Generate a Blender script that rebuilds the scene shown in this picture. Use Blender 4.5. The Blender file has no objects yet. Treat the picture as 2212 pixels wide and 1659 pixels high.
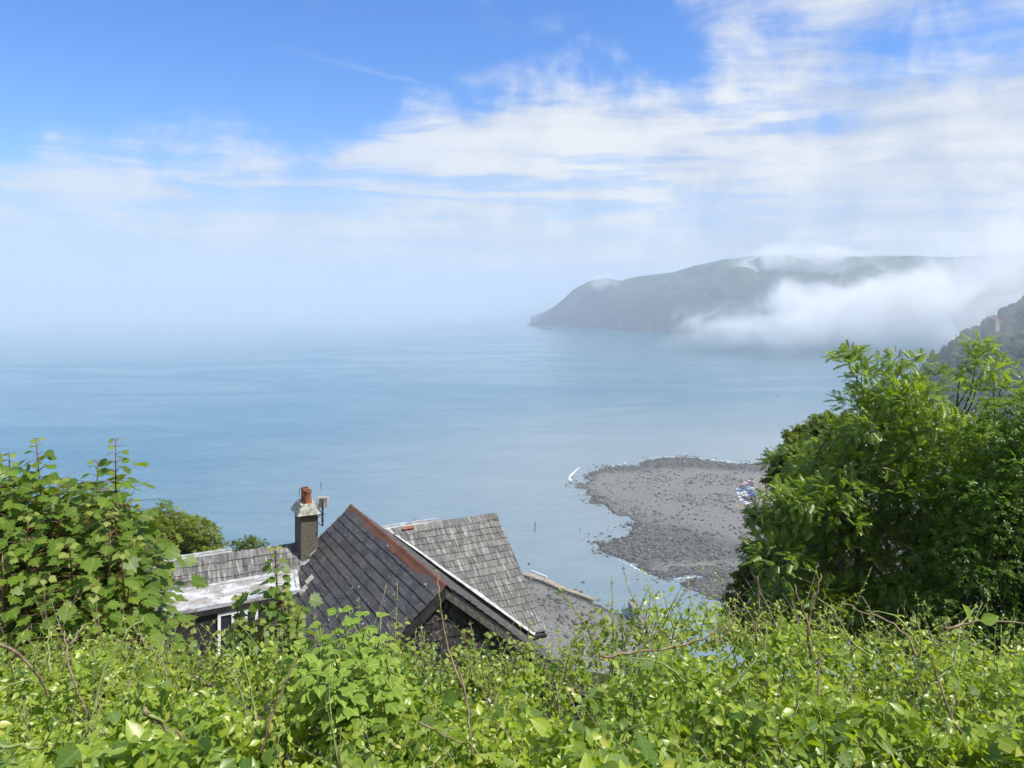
import bpy, bmesh, math, random
import numpy as np
from mathutils import Vector, Matrix, noise as mnoise

random.seed(7)
rng = np.random.default_rng(11)
sc = bpy.context.scene
COL = sc.collection
R = math.radians

# ------------------------------------------------------------------ camera
H = 150.0                      # eye height above the sea
PW, PH, F, CX, HY = 2212.0, 1659.0, 1663.0, 1106.0, 637.0
cam_d = bpy.data.cameras.new('camera')
cam = bpy.data.objects.new('camera', cam_d)
COL.objects.link(cam)
cam.location = (0, 0, H)
cam.rotation_euler = (R(90), 0, 0)
cam_d.sensor_width = 36.0
cam_d.lens = 36.0 * F / PW
cam_d.shift_y = -(PH / 2 - HY) / PW
cam_d.clip_start = 0.05
cam_d.clip_end = 120000.0
sc.camera = cam

# ------------------------------------------------------------------ light directions
SUN_AZ, SUN_EL = 112.0, 56.0   # degrees; azimuth clockwise from the view direction
sun_dir = Vector((math.cos(R(SUN_EL)) * math.sin(R(SUN_AZ)),
                  math.cos(R(SUN_EL)) * math.cos(R(SUN_AZ)), math.sin(R(SUN_EL))))
sun_d = bpy.data.lights.new('sun', 'SUN')
sun_d.energy = 5.0
sun_d.angle = R(0.5)
sun_d.color = (1.0, 0.94, 0.84)
sun = bpy.data.objects.new('sun', sun_d)
sun.rotation_euler = sun_dir.to_track_quat('Z', 'Y').to_euler()
sun.location = (0, 0, H + 40)
COL.objects.link(sun)

# ------------------------------------------------------------------ node helpers
class G:
    """small node-graph helper"""
    def __init__(self, tree):
        self.t = tree
        tree.nodes.clear()
    def n(self, kind, ins=None, **props):
        nd = self.t.nodes.new(kind)
        for k, v in props.items():
            setattr(nd, k, v)
        for k, v in (ins or {}).items():
            s = nd.inputs[k]
            if hasattr(v, 'is_output'):
                self.t.links.new(v, s)
            elif isinstance(v, bpy.types.Node):
                self.t.links.new(v.outputs[0], s)
            else:
                s.default_value = v
        return nd
    def m(self, op, a, b=0.0, c=0.0, clamp=False):
        nd = self.t.nodes.new('ShaderNodeMath')
        nd.operation = op
        nd.use_clamp = clamp
        for i, v in enumerate((a, b, c)):
            if hasattr(v, 'is_output'):
                self.t.links.new(v, nd.inputs[i])
            else:
                nd.inputs[i].default_value = v
        return nd.outputs[0]
    def ss(self, v, lo, hi, a=0.0, b=1.0):
        nd = self.n('ShaderNodeMapRange', {'Value': v, 'From Min': lo, 'From Max': hi, 'To Min': a, 'To Max': b},
                    interpolation_type='SMOOTHSTEP')
        return nd.outputs[0]
    def lin(self, v, lo, hi, a=0.0, b=1.0):
        return self.n('ShaderNodeMapRange', {'Value': v, 'From Min': lo, 'From Max': hi, 'To Min': a, 'To Max': b}).outputs[0]
    def noise(self, vec, scale, detail=4.0, rough=0.55, dist=0.0, dim='3D'):
        nd = self.n('ShaderNodeTexNoise', {'Scale': scale, 'Detail': detail, 'Roughness': rough, 'Distortion': dist}, noise_dimensions=dim)
        if vec is not None:
            self.t.links.new(vec, nd.inputs['Vector'])
        return nd.outputs[0]
    def map(self, vec, loc=(0, 0, 0), rot=(0, 0, 0), scale=(1, 1, 1)):
        return self.n('ShaderNodeMapping', {'Vector': vec, 'Location': loc, 'Rotation': rot, 'Scale': scale}).outputs[0]
    def mix(self, f, a, b, blend='MIX'):
        nd = self.t.nodes.new('ShaderNodeMix')
        nd.data_type = 'RGBA'
        nd.blend_type = blend
        for i, v in ((0, f), (6, a), (7, b)):
            if hasattr(v, 'is_output'):
                self.t.links.new(v, nd.inputs[i])
            else:
                nd.inputs[i].default_value = v if i == 0 else (tuple(v) + (1,))[:4]
        return nd.outputs[2]
    def ramp(self, v, stops, interp='LINEAR'):
        nd = self.n('ShaderNodeValToRGB', {'Fac': v})
        cr = nd.color_ramp
        cr.interpolation = interp
        while len(cr.elements) < len(stops):
            cr.elements.new(0.5)
        for e, (p, c) in zip(cr.elements, stops):
            e.position = p
            e.color = (tuple(c) + (1,))[:4] if hasattr(c, '__len__') else (c, c, c, 1)
        return nd.outputs[0]
    def bump(self, h, strength=0.3, dist=0.02):
        return self.n('ShaderNodeBump', {'Height': h, 'Strength': strength, 'Distance': dist}).outputs[0]

def new_mat(name):
    m = bpy.data.materials.new(name)
    m.use_nodes = True
    return m, G(m.node_tree)

def principled(g, base, rough=0.8, spec=0.3, normal=None, **kw):
    p = g.n('ShaderNodeBsdfPrincipled')
    for k, v in dict({'Base Color': base, 'Roughness': rough, 'Specular IOR Level': spec}, **kw).items():
        s = p.inputs[k]
        if hasattr(v, 'is_output'):
            g.t.links.new(v, s)
        elif hasattr(v, '__len__'):
            s.default_value = (tuple(v) + (1,))[:4]
        else:
            s.default_value = v
    if normal is not None:
        g.t.links.new(normal, p.inputs['Normal'])
    return p

def out(g, surf=None, vol=None):
    o = g.n('ShaderNodeOutputMaterial')
    if surf is not None:
        g.t.links.new(surf, o.inputs['Surface'])
    if vol is not None:
        g.t.links.new(vol, o.inputs['Volume'])

# ------------------------------------------------------------------ world: clear sky + cloud layers
world = bpy.data.worlds.new('World')
sc.world = world
world.use_nodes = True
g = G(world.node_tree)
sky = g.n('ShaderNodeTexSky', sky_type='NISHITA', sun_disc=False, sun_elevation=R(SUN_EL), sun_rotation=R(SUN_AZ),
          altitude=150.0, air_density=1.0, dust_density=0.8, ozone_density=3.0)
skyc = g.n('ShaderNodeHueSaturation', {'Hue': 0.505, 'Saturation': 1.34, 'Value': 1.10, 'Color': sky}).outputs[0]
skyc = g.mix(1.0, skyc, (0.76, 0.93, 1.14), 'MULTIPLY')
tc = g.n('ShaderNodeTexCoord').outputs['Generated']
sep = g.n('ShaderNodeSeparateXYZ', {'Vector': tc})
X, Y, Z = sep.outputs
az = g.m('ARCTAN2', X, Y)                                   # radians, 0 = view direction
el = g.m('MULTIPLY', g.m('ARCSINE', Z), 180 / math.pi)      # degrees
azn = g.m('ADD', g.m('DIVIDE', az, 2 * math.pi), 0.5)
zz = g.m('ADD', g.m('MAXIMUM', Z, 0.0), 0.075)
pl = g.n('ShaderNodeCombineXYZ', {'X': g.m('DIVIDE', X, zz), 'Y': g.m('DIVIDE', Y, zz), 'Z': 0.0}).outputs[0]
def A(d):
    return (d + 180.0) / 360.0
top = g.ramp(azn, [(0.0, .42), (A(-60), .36), (A(-34), .44), (A(-24), .50), (A(-16), .54), (A(-9), .62), (A(-5), .74), (A(1), .80),
                   (A(9), .82), (A(15), .76), (A(20), .68), (A(27), .63), (A(34), .66), (A(60), .5), (1.0, .42)])
bank_top = g.m('MULTIPLY', top, 20.0)
n1 = g.noise(pl, 0.75, 7, 0.60, 0.3)
n3 = g.noise(tc, 9.0, 6, 0.58, 0.3)
elr = g.m('ARCSINE', Z)
ae = g.n('ShaderNodeCombineXYZ', {'X': g.m('SINE', az), 'Y': g.m('COSINE', az), 'Z': g.m('MULTIPLY', elr, 8.0)}).outputs[0]
n2 = g.noise(g.map(ae, rot=(0, R(-5), 0)), 3.6, 7, 0.60, 0.5)          # long level bands of stratus
edge = g.m('ADD', g.m('SUBTRACT', bank_top, el), g.m('MULTIPLY', g.m('SUBTRACT', n1, 0.5), 11.0))
edge = g.m('ADD', edge, g.m('MULTIPLY', g.m('SUBTRACT', n3, 0.5), 10.0))
bank = g.ss(edge, -1.0, 3.0)
# thin places and level streaks inside the bank; the bank is thinner towards the left
side = g.ss(az, R(-15), R(4), 0.0, 1.0)
gap = g.m('ADD', g.ss(n2, 0.40, 0.56, 0.40, 1.0), g.m('MULTIPLY', side, 0.22), clamp=True)
gap = g.m('MAXIMUM', gap, g.ss(el, 10.0, 4.0, 0.0, 0.85))
bank = g.m('MULTIPLY', bank, g.m('MULTIPLY', gap, g.m('ADD', 0.88, g.m('MULTIPLY', side, 0.10))))
# high wisps: dense on the right, faint elsewhere in view
n4 = g.noise(g.map(pl, loc=(3.1, 1.7, 0), rot=(0, 0, R(24)), scale=(0.75, 1.4, 1)), 0.72, 7, 0.62, 0.7)
n4 = g.m('ADD', g.m('MULTIPLY', n4, 0.55), g.m('MULTIPLY', g.noise(g.map(tc, loc=(2.3, 0.4, 1.1)), 7.0, 7, 0.60, 0.4), 0.45))
right = g.ss(az, R(9), R(22), 0.0, 1.0)
beyond = g.ss(g.m('ABSOLUTE', az), R(45), R(75), 0.0, 1.0)  # extra cloud added all round outside the view, to whiten the ambient light
wth = g.m('SUBTRACT', 0.60, g.m('MULTIPLY', g.m('MAXIMUM', right, beyond), 0.255))
wis = g.ss(g.m('SUBTRACT', n4, wth), 0.0, 0.19, 0.0, 0.95)
wis = g.m('MULTIPLY', wis, g.m('MAXIMUM', beyond, g.ss(az, R(-22), R(16), 0.28, 1.0)))
# an old, spreading contrail
ct = g.m('ABSOLUTE', g.m('ADD', g.n('ShaderNodeVectorMath', {0: tc, 1: (-0.26329, 0.22518, -0.93807)}, operation='DOT_PRODUCT').outputs['Value'], g.m('MULTIPLY', g.m('SUBTRACT', n3, 0.5), 0.016)))
trail = g.m('MULTIPLY', g.ss(ct, 0.0, 0.0045, 0.14, 0.0), g.m('MULTIPLY', g.ss(az, R(-20), R(-9)), g.ss(az, R(-6.0), R(-7.5))))
wis = g.m('MAXIMUM', wis, trail)
amt = g.m('SUBTRACT', 1.0, g.m('MULTIPLY', g.m('SUBTRACT', 1.0, bank), g.m('SUBTRACT', 1.0, wis)))
shade = g.ss(g.m('ADD', g.m('MULTIPLY', n2, 0.5), g.m('MULTIPLY', n3, 0.5)), 0.36, 0.62)
shade = g.m('MULTIPLY', shade, g.m('ADD', 0.72, g.m('MULTIPLY', g.m('MAXIMUM', side, beyond), 0.28)))
CL = 5.7
cloud = g.mix(shade, (CL * .56, CL * .65, CL * .83), (CL * .99, CL * 1.0, CL * 1.0))
fin = g.mix(amt, skyc, cloud)
bg = g.n('ShaderNodeBackground', {'Color': fin, 'Strength': 0.105})
wo = g.n('ShaderNodeOutputWorld')
g.t.links.new(bg.outputs[0], wo.inputs['Surface'])
world.cycles.sampling_method = 'MANUAL'
world.cycles.sample_map_resolution = 1024

# ------------------------------------------------------------------ view and sampling
sc.view_settings.view_transform = 'Standard'
sc.view_settings.look = 'None'
sc.view_settings.exposure = 0.64
sc.view_settings.gamma = 1.0
sc.view_settings.use_curve_mapping = False
sc.render.engine = 'CYCLES'
cy = sc.cycles
cy.use_denoising = True
cy.denoiser = 'OPENIMAGEDENOISE'
cy.max_bounces = 8
cy.diffuse_bounces = 3
cy.glossy_bounces = 3
cy.transmission_bounces = 4
cy.volume_bounces = 2
cy.transparent_max_bounces = 8
cy.volume_step_rate = 1.0
cy.volume_max_steps = 256
cy.use_adaptive_sampling = True
cy.adaptive_threshold = 0.02

# ------------------------------------------------------------------ object helpers
def tag(o, label=None, cat=None, group=None, kind=None):
    if label: o['label'] = label
    if cat: o['category'] = cat
    if group: o['group'] = group
    if kind: o['kind'] = kind
    return o
def link(o, parent=None):
    COL.objects.link(o)
    if parent is not None:
        o.parent = parent
    return o
def empty(name, loc=(0, 0, 0), rz=0.0, parent=None):
    o = bpy.data.objects.new(name, None)
    o.empty_display_size = 0.2
    o.location = loc
    o.rotation_euler = (0, 0, rz)
    return link(o, parent)
def mesh_obj(name, V, Fc, mat, parent=None, smooth=False, mats=None, midx=None):
    me = bpy.data.meshes.new(name)
    me.from_pydata([tuple(v) for v in V], [], [tuple(f) for f in Fc])
    if mats:
        for m_ in mats: me.materials.append(m_)
        me.polygons.foreach_set('material_index', midx)
    elif mat:
        me.materials.append(mat)
    if smooth:
        me.polygons.foreach_set('use_smooth', [True] * len(me.polygons))
    me.update()
    return link(bpy.data.objects.new(name, me), parent)
def bm_obj(name, bm, mat, parent=None, smooth=False):
    me = bpy.data.meshes.new(name)
    bm.normal_update()
    bm.to_mesh(me); bm.free()
    if isinstance(mat, (list, tuple)):
        for m_ in mat: me.materials.append(m_)
    elif mat: me.materials.append(mat)
    if smooth:
        me.polygons.foreach_set('use_smooth', [True] * len(me.polygons))
    return link(bpy.data.objects.new(name, me), parent)
def at(px, py, d):
    """point of the place seen at photo position (px, py), d metres ahead"""
    return Vector(((px - CX) / F * d, d, H - (py - HY) / F * d))
def ground_at(px, py, z=0.0):
    d = (H - z) * F / (py - HY)
    return Vector(((px - CX) / F * d, d, z))
def fbm(x, y, z=0.0, o=4):
    return mnoise.fractal(Vector((x, y, z)), 1.0, 2.0, o)
# ================================================================== sea
def build_sea():
    m, g = new_mat('sea_water')
    pos = g.n('ShaderNodeNewGeometry').outputs['Position']
    w1 = g.noise(g.map(pos, rot=(0, 0, R(25)), scale=(1, 2.3, 1)), 0.10, 6, 0.62, 0.6)
    w2 = g.noise(g.map(pos, rot=(0, 0, R(-20)), scale=(1, 2.0, 1)), 0.45, 4, 0.6)
    big = g.noise(g.map(pos, rot=(0, 0, R(35)), scale=(1, 2.6, 1)), 0.0022, 7, 0.62, 1.6)
    fade = g.n('ShaderNodeVectorMath', {0: pos, 1: (0, 0, H)}, operation='DISTANCE').outputs['Value']
    b1 = g.n('ShaderNodeBump', {'Height': w1, 'Strength': g.ss(big, 0.40, 0.60, 0.62, 0.34), 'Distance': 0.9}).outputs[0]
    nb = g.n('ShaderNodeBump', {'Height': w2, 'Strength': 0.5, 'Distance': 0.25, 'Normal': b1}).outputs[0]
    streak = g.ss(big, 0.40, 0.62)
    mid = g.noise(g.map(pos, rot=(0, 0, R(15)), scale=(1, 2.6, 1)), 0.02, 5, 0.6, 0.8)
    deep = g.mix(streak, (0.018, 0.115, 0.175), (0.040, 0.135, 0.185))
    deep = g.mix(g.ss(mid, 0.35, 0.7, 0.0, 0.5), deep, (0.018, 0.085, 0.140))
    # shallow water over the shingle is paler; a milky sheen is painted in too
    ps = g.n('ShaderNodeSeparateXYZ', {'Vector': pos})
    sh = g.n('ShaderNodeVectorMath', {0: pos, 1: (210.0, 580.0, 0.0)}, operation='DISTANCE').outputs['Value']
    shal_sheen = g.m('MULTIPLY', g.ss(g.m('ADD', sh, g.m('MULTIPLY', g.m('SUBTRACT', mid, 0.5), 260.0)), 60.0, 680.0, 1.0, 0.0), 0.85)
    base = g.mix(shal_sheen, deep, (0.20, 0.235, 0.245))
    rough = g.lin(streak, 0, 1, 0.16, 0.10)
    p = principled(g, base, 0.12, 0.5, nb, **{'IOR': 1.33})
    g.t.links.new(rough, p.inputs['Roughness'])
    out(g, p.outputs[0])
    rs = [40, 120, 250, 400, 600, 900, 1400, 2200, 3500, 6000, 10000, 16000, 25000]
    V, Fc = [], []
    n = 96
    for r in rs:
        for k in range(n):
            a = 2 * math.pi * k / n
            V.append((r * math.sin(a), r * math.cos(a), 0))
    for i in range(len(rs) - 1):
        for k in range(n):
            a, b = i * n + k, i * n + (k + 1) % n
            Fc.append((a, a + n, b + n, b))
    tag(mesh_obj('sea', V, Fc, m), 'calm pale blue sea fading into haze at the horizon', kind='structure')
build_sea()

# ================================================================== haze
def build_haze():
    m, g = new_mat('haze_air')
    v = g.n('ShaderNodeVolumePrincipled', {'Color': (0.61, 0.72, 0.865, 1), 'Density': 0.00022, 'Anisotropy': 0.0})
    out(g, vol=v.outputs[0])
    x, y0, y1, z0, z1 = 27000, -27000, 27000, -4, 425
    V = [(a, b, c) for c in (z0, z1) for b in (y0, y1) for a in (-x, x)]
    Fc = [(0, 2, 3, 1), (4, 5, 7, 6), (0, 1, 5, 4), (2, 6, 7, 3), (0, 4, 6, 2), (1, 3, 7, 5)]
    o = mesh_obj('haze', V, Fc, m)
    tag(o, 'thin bluish sea haze filling the air over the bay', kind='stuff')
build_haze()

# ================================================================== headland
def interp(x, pts):
    return float(np.interp(x, [p[0] for p in pts], [p[1] for p in pts]))
def build_headland():
    m, g = new_mat('headland_turf_and_rock')
    geo = g.n('ShaderNodeNewGeometry')
    pos, nor = geo.outputs['Position'], geo.outputs['True Normal']
    nz = g.n('ShaderNodeSeparateXYZ', {'Vector': nor}).outputs['Z']
    pz = g.n('ShaderNodeSeparateXYZ', {'Vector': pos}).outputs['Z']
    n1 = g.noise(pos, 0.006, 7, 0.62, 0.5)
    n2 = g.noise(pos, 0.022, 7, 0.65, 0.6)
    turf = g.mix(g.ss(n1, 0.35, 0.65), (0.020, 0.038, 0.016), (0.062, 0.085, 0.034))
    heath = g.mix(g.ss(n2, 0.4, 0.65), (0.020, 0.023, 0.018), (0.045, 0.042, 0.030))
    rock = g.mix(g.ss(n2, 0.35, 0.7), (0.016, 0.017, 0.019), (0.085, 0.062, 0.054))
    c = g.mix(g.ss(g.m('ADD', nz, g.m('MULTIPLY', g.m('SUBTRACT', n2, 0.5), 0.4)), 0.52, 0.80), rock, heath)
    c = g.mix(g.ss(g.m('ADD', pz, g.m('MULTIPLY', g.m('SUBTRACT', n1, 0.5), 260.0)), 130, 270), c, turf)
    p = principled(g, c, 0.95, 0.1, g.bump(n2, 0.7, 6.0))
    out(g, p.outputs[0])
    shore = [(1150, 3930), (1180, 3820), (1240, 3560), (1330, 3250), (1420, 3000), (1560, 2850), (1700, 2780), (1850, 2740), (2000, 2650), (2212, 2500), (2500, 2400)]
    crest = [(1148, 702), (1165, 690), (1200, 661), (1240, 626), (1262, 612), (1282, 605), (1312, 599), (1340, 607), (1380, 597), (1450, 590), (1500, 575),
             (1560, 562), (1620, 553), (1750, 552), (1900, 557), (1960, 553), (2050, 557), (2212, 547), (2500, 540)]
    cdist = [(1148, 3960), (1200, 4000), (1280, 4080), (1450, 4000), (1620, 3800), (1900, 3700), (2212, 3500), (2500, 3400)]
    NX, NR = 260, 90
    V, Fc = [], []
    for i in range(NX):
        px = 1146 + (2600 - 1146) * (i / (NX - 1)) ** 1.15
        r0, rc = interp(px, shore), interp(px, cdist)
        r0 += 40 * fbm(px * 0.02, 3.1) + 6 * fbm(px * 0.09, 8.1)
        rc = max(rc, r0 + 60)
        zc = H - (interp(px, crest) - HY) / F * rc
        zc = max(zc, 2.0)
        for j in range(NR):
            t = j / (NR - 1) * 1.7
            r = r0 + (rc - r0) * t if t <= 1 else rc + (t - 1) * 2200
            x, y = (px - CX) / F * r, r
            gul = fbm(x * 0.005 + 5, y * 0.003, 2.0, 5)
            if t <= 1:
                k = 0.30 * min(1, t / 0.16) ** 0.8 + 0.70 * (1 - (1 - t) ** 1.5)
                k = min(k, 1.0) if t < 1 else 1.0
                k *= 1 + 0.36 * gul * math.sin(math.pi * min(1, t)) * min(1, (px - 1150) / 60)
                z = zc * min(k, 1.0 - 0.12 * (1 - t)) - (2.5 if j == 0 else 0)
            else:
                z = zc * (1 - 0.35 * (t - 1))
            if 0 < t < 1:
                z += 5 * fbm(x * 0.02, y * 0.02, 1.0, 4) * min(1, zc / 60)
            V.append((x, y, z))
    for i in range(NX - 1):
        for j in range(NR - 1):
            a = i * NR + j
            Fc.append((a, a + NR, a + NR + 1, a + 1))
    o = mesh_obj('headland', V, Fc, m, smooth=True)
    tag(o, 'high green headland with dark sea cliffs across the bay', 'headland', kind='structure')
    del o['category']
    # a second, farther ridge of the moor behind the crest
    V, Fc = [], []
    for i in range(90):
        px = 1600 + i * 12
        d0 = 5200
        yy = interp(px, [(1600, 562), (1800, 556), (1900, 552), (2000, 553), (2100, 557), (2180, 551), (2300, 545), (2700, 540)])
        zt = H - (yy - HY) / F * d0
        for j in range(8):
            t = j / 7
            V.append(((px - CX) / F * (d0 - 900 + 900 * t), d0 - 900 + 900 * t, zt * (0.3 + 0.7 * t ** 0.6)))
    for i in range(89):
        for j in range(7):
            a = i * 8 + j
            Fc.append((a, a + 8, a + 9, a + 1))
    tag(mesh_obj('moorland_hill', V, Fc, m, smooth=True), 'farther moorland ridge behind the headland', kind='structure')
    # stacks and rocks at the foot of the point
    V, Fc = [], []
    for (px, py, s) in ((1143, 702, 9), (1152, 703, 14), (1160, 705, 10), (1172, 709, 12), (1183, 711, 9), (1190, 712, 6)):
        c = ground_at(px, py)
        bm = bmesh.new()
        bmesh.ops.create_icosphere(bm, subdivisions=2, radius=s)
        b0 = len(V)
        for v in bm.verts:
            k = 1 + 0.45 * mnoise.noise(v.co * 0.2 + c)
            V.append((c.x + v.co.x * k * 1.5, c.y + v.co.y * k, v.co.z * k * 0.75))
        Fc += [tuple(b0 + v.index for v in f.verts) for f in bm.faces]
        bm.free()
    tag(mesh_obj('sea_rocks', V, Fc, m), 'low dark rocks off the tip of the headland', kind='stuff')
build_headland()

# ================================================================== fog banks
def build_fog(name, label, c, size, dens, seed, rotz=0.0, nscale=3.0, thr=0.42, stretch=(1, 1, 1), soft=0.22, flat=0.0):
    m, g = new_mat(name + '_vapour')
    tc = g.n('ShaderNodeTexCoord').outputs['Object']
    q = g.map(tc, scale=(1 / size[0], 1 / size[1], 1 / size[2]))          # -1..1 in the box
    l = g.n('ShaderNodeVectorMath', {0: q}, operation='LENGTH').outputs['Value']
    nv = g.map(tc, loc=(seed, seed * 1.7, seed * .3), scale=tuple(s * nscale / 1000 for s in stretch))
    n = g.noise(nv, 1.0, 8, 0.62, 0.9)
    body = g.m('SUBTRACT', 1.0, l)
    d = g.m('ADD', g.m('MULTIPLY', g.m('SUBTRACT', n, thr), 3.2), g.m('SUBTRACT', g.m('MULTIPLY', body, 1.5), 0.55))
    d = g.ss(d, 0.0, soft)
    d = g.m('MULTIPLY', d, g.ss(body, 0.0, 0.25))
    if flat:
        wz = g.n('ShaderNodeSeparateXYZ', {'Vector': g.n('ShaderNodeNewGeometry').outputs['Position']}).outputs['Z']
        d = g.m('MULTIPLY', d, g.ss(g.m('ADD', wz, g.m('MULTIPLY', g.m('SUBTRACT', n, .5), flat)), 0.0, flat))
    d = g.m('MULTIPLY', d, dens)
    v = g.n('ShaderNodeVolumePrincipled', {'Color': (0.95, 0.97, 1.0, 1), 'Density': d, 'Anisotropy': 0.0})
    out(g, vol=v.outputs[0])
    V = [(a * size[0], b * size[1], cc * size[2]) for cc in (-1, 1) for b in (-1, 1) for a in (-1, 1)]
    Fc = [(0, 2, 3, 1), (4, 5, 7, 6), (0, 1, 5, 4), (2, 6, 7, 3), (0, 4, 6, 2), (1, 3, 7, 5)]
    o = mesh_obj(name, V, Fc, m)
    o.location = c
    o.rotation_euler = (0, 0, rotz)
    m.cycles.volume_step_rate = 0.35
    tag(o, label, kind='stuff')
    return o
o = build_fog('fog_bank', 'thick white sea fog rolling along the foot of the headland', (960, 2000, 78), (780, 400, 180), 0.0115, 3.0, rotz=R(-8), nscale=5.6, stretch=(0.9, 1, 1.15), soft=.6, flat=160.0)
o.rotation_euler.y = R(-9)
build_fog('hill_fog', 'pale fog cap draped over the crest of the headland', (1330, 3440, 285), (470, 300, 120), 0.009, 9.0, rotz=R(-8), nscale=6.2, stretch=(0.8, 1, 1.2), soft=.55)
build_fog('drifting_mist', 'thin wisps of mist streaming up the wooded valley', (1370, 1900, 190), (470, 340, 200), 0.0085, 21.0, rotz=R(-20), nscale=7.5, stretch=(1.5, 1, 0.7), thr=0.46, soft=.6)
build_fog('valley_mist', 'faint mist lying against the wooded hillside', (680, 930, 75), (170, 230, 125), 0.0030, 33.0, rotz=R(-12), nscale=9.0, stretch=(1.0, 1, 0.7), thr=0.40, soft=.5)
build_fog('cliff_mist', 'small torn wisp of mist clinging to the seaward end of the headland', (430, 3640, 215), (120, 150, 75), 0.0045, 51.0, rotz=R(-25), nscale=9.0, stretch=(1, 1, .7), thr=.47, soft=.6)
def sea_mist(name, label, x0, x1, y0, y1, top, dens, x1n=None):
    m, g = new_mat(name + '_vapour')
    v = g.n('ShaderNodeVolumePrincipled', {'Color': (0.62, 0.74, 0.87, 1), 'Density': dens, 'Anisotropy': 0.0})
    out(g, vol=v.outputs[0])
    V = [(a, b, c) for c in (-2, top) for b in (y0, y1) for a in (x0, x1n if (b == y0 and x1n is not None) else x1)]
    Fc = [(0, 2, 3, 1), (4, 5, 7, 6), (0, 1, 5, 4), (2, 6, 7, 3), (0, 4, 6, 2), (1, 3, 7, 5)]
    tag(mesh_obj(name, V, Fc, m), label, kind='stuff')
sea_mist('horizon_mist', 'low mist hiding the sea horizon beyond the headland', -26000, 26000, 4700, 26000, 135, 0.0006)
sea_mist('offshore_mist', 'thin mist lying on the open sea left of the headland', -9000, 80, 3050, 4690, 110, 0.0009, -420)
sea_mist('far_mist', 'faint mist over the middle distance of the open sea', -9000, 30, 1700, 3040, 80, 0.00045, -700)
# ================================================================== materials of the house
def rnd_value(g):
    """0..1, different for every piece: object random plus the piece attribute of joined meshes"""
    a = g.n('ShaderNodeAttribute', attribute_name='rnd').outputs['Fac']
    r = g.n('ShaderNodeObjectInfo').outputs['Random']
    return g.m('FRACT', g.m('ADD', a, r))
HROT = 28.0
def house_pos(g):
    pos = g.n('ShaderNodeNewGeometry').outputs['Position']
    return g.map(pos, rot=(0, 0, R(-HROT))), pos
def slate_mat(name, dark, light, streak_amt, spot_amt, pale_at=0.97, streak_scale=(16, 2.0, 2.0)):
    m, g = new_mat(name)
    hp, pos = house_pos(g)
    rv = rnd_value(g)
    st = g.noise(g.map(hp, scale=streak_scale), 1.0, 5, 0.62, 0.3)
    gr = g.noise(pos, 42.0, 4, 0.6)
    bl = g.noise(pos, 1.3, 4, 0.6)
    c = g.mix(g.m('ADD', g.m('MULTIPLY', rv, 0.75), g.m('MULTIPLY', gr, 0.3)), dark, light)
    c = g.mix(g.m('MULTIPLY', g.ss(st, 0.50, 0.72), streak_amt), c, (0.30, 0.30, 0.295))
    c = g.mix(g.m('MULTIPLY', g.ss(st, 0.50, 0.30), streak_amt * 0.9), c, tuple(x * 0.30 for x in dark))
    c = g.mix(g.m('MULTIPLY', g.ss(bl, 0.52, 0.72), 0.55 * min(1, streak_amt * 1.2)), c, (0.055, 0.055, 0.05))
    v = g.n('ShaderNodeTexVoronoi', {'Vector': g.map(hp, scale=(1, 1, 1)), 'Scale': 2.6, 'Randomness': 1.0})
    wob = g.m('ADD', v.outputs['Distance'], g.m('MULTIPLY', g.m('SUBTRACT', gr, 0.5), 0.06))
    pick = g.m('GREATER_THAN', g.n('ShaderNodeSeparateColor', {'Color': v.outputs['Color']}).outputs[0], 0.55)
    c = g.mix(g.m('MULTIPLY', g.m('MULTIPLY', g.ss(wob, 0.085, 0.05), pick), spot_amt), c, (0.52, 0.52, 0.47))
    sp = g.n('ShaderNodeTexVoronoi', {'Vector': pos, 'Scale': 11.0, 'Randomness': 1.0})
    pick2 = g.m('GREATER_THAN', g.n('ShaderNodeSeparateColor', {'Color': sp.outputs['Color']}).outputs[1], 0.80)
    c = g.mix(g.m('MULTIPLY', g.m('MULTIPLY', g.ss(sp.outputs['Distance'], 0.24, 0.12), pick2), 0.55 * spot_amt), c, (0.45, 0.45, 0.42))
    c = g.mix(g.m('MULTIPLY', g.m('GREATER_THAN', rv, pale_at), 0.8), c, (0.42, 0.41, 0.38))
    b = g.bump(g.m('ADD', g.m('MULTIPLY', gr, 0.5), st), 0.35, 0.006)
    p = principled(g, c, 0.62, 0.35, b)
    out(g, p.outputs[0])
    return m
M_SLATE_DARK = slate_mat('dark_slate', (0.035, 0.033, 0.032), (0.073, 0.070, 0.067), 0.16, 0.9, 1.01)
M_SLATE_GREY = slate_mat('weathered_grey_slate', (0.052, 0.053, 0.054), (0.132, 0.132, 0.132), 0.85, 0.5, 1.01)
M_SLATE_WALL = slate_mat('stained_wall_slate', (0.014, 0.014, 0.015), (0.04, 0.039, 0.038), 0.45, 0.5, 0.985, (22, 5, 9))
def simple(name, c1, c2, scale=20.0, rough=0.8, spec=0.3, bump=0.3, bd=0.01, lo=0.35, hi=0.65, detail=6):
    m, g = new_mat(name)
    pos = g.n('ShaderNodeNewGeometry').outputs['Position']
    n = g.noise(pos, scale, detail, 0.62)
    p = principled(g, g.mix(g.ss(n, lo, hi), c1, c2), rough, spec, g.bump(n, bump, bd) if bump else None)
    out(g, p.outputs[0])
    return m
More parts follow.
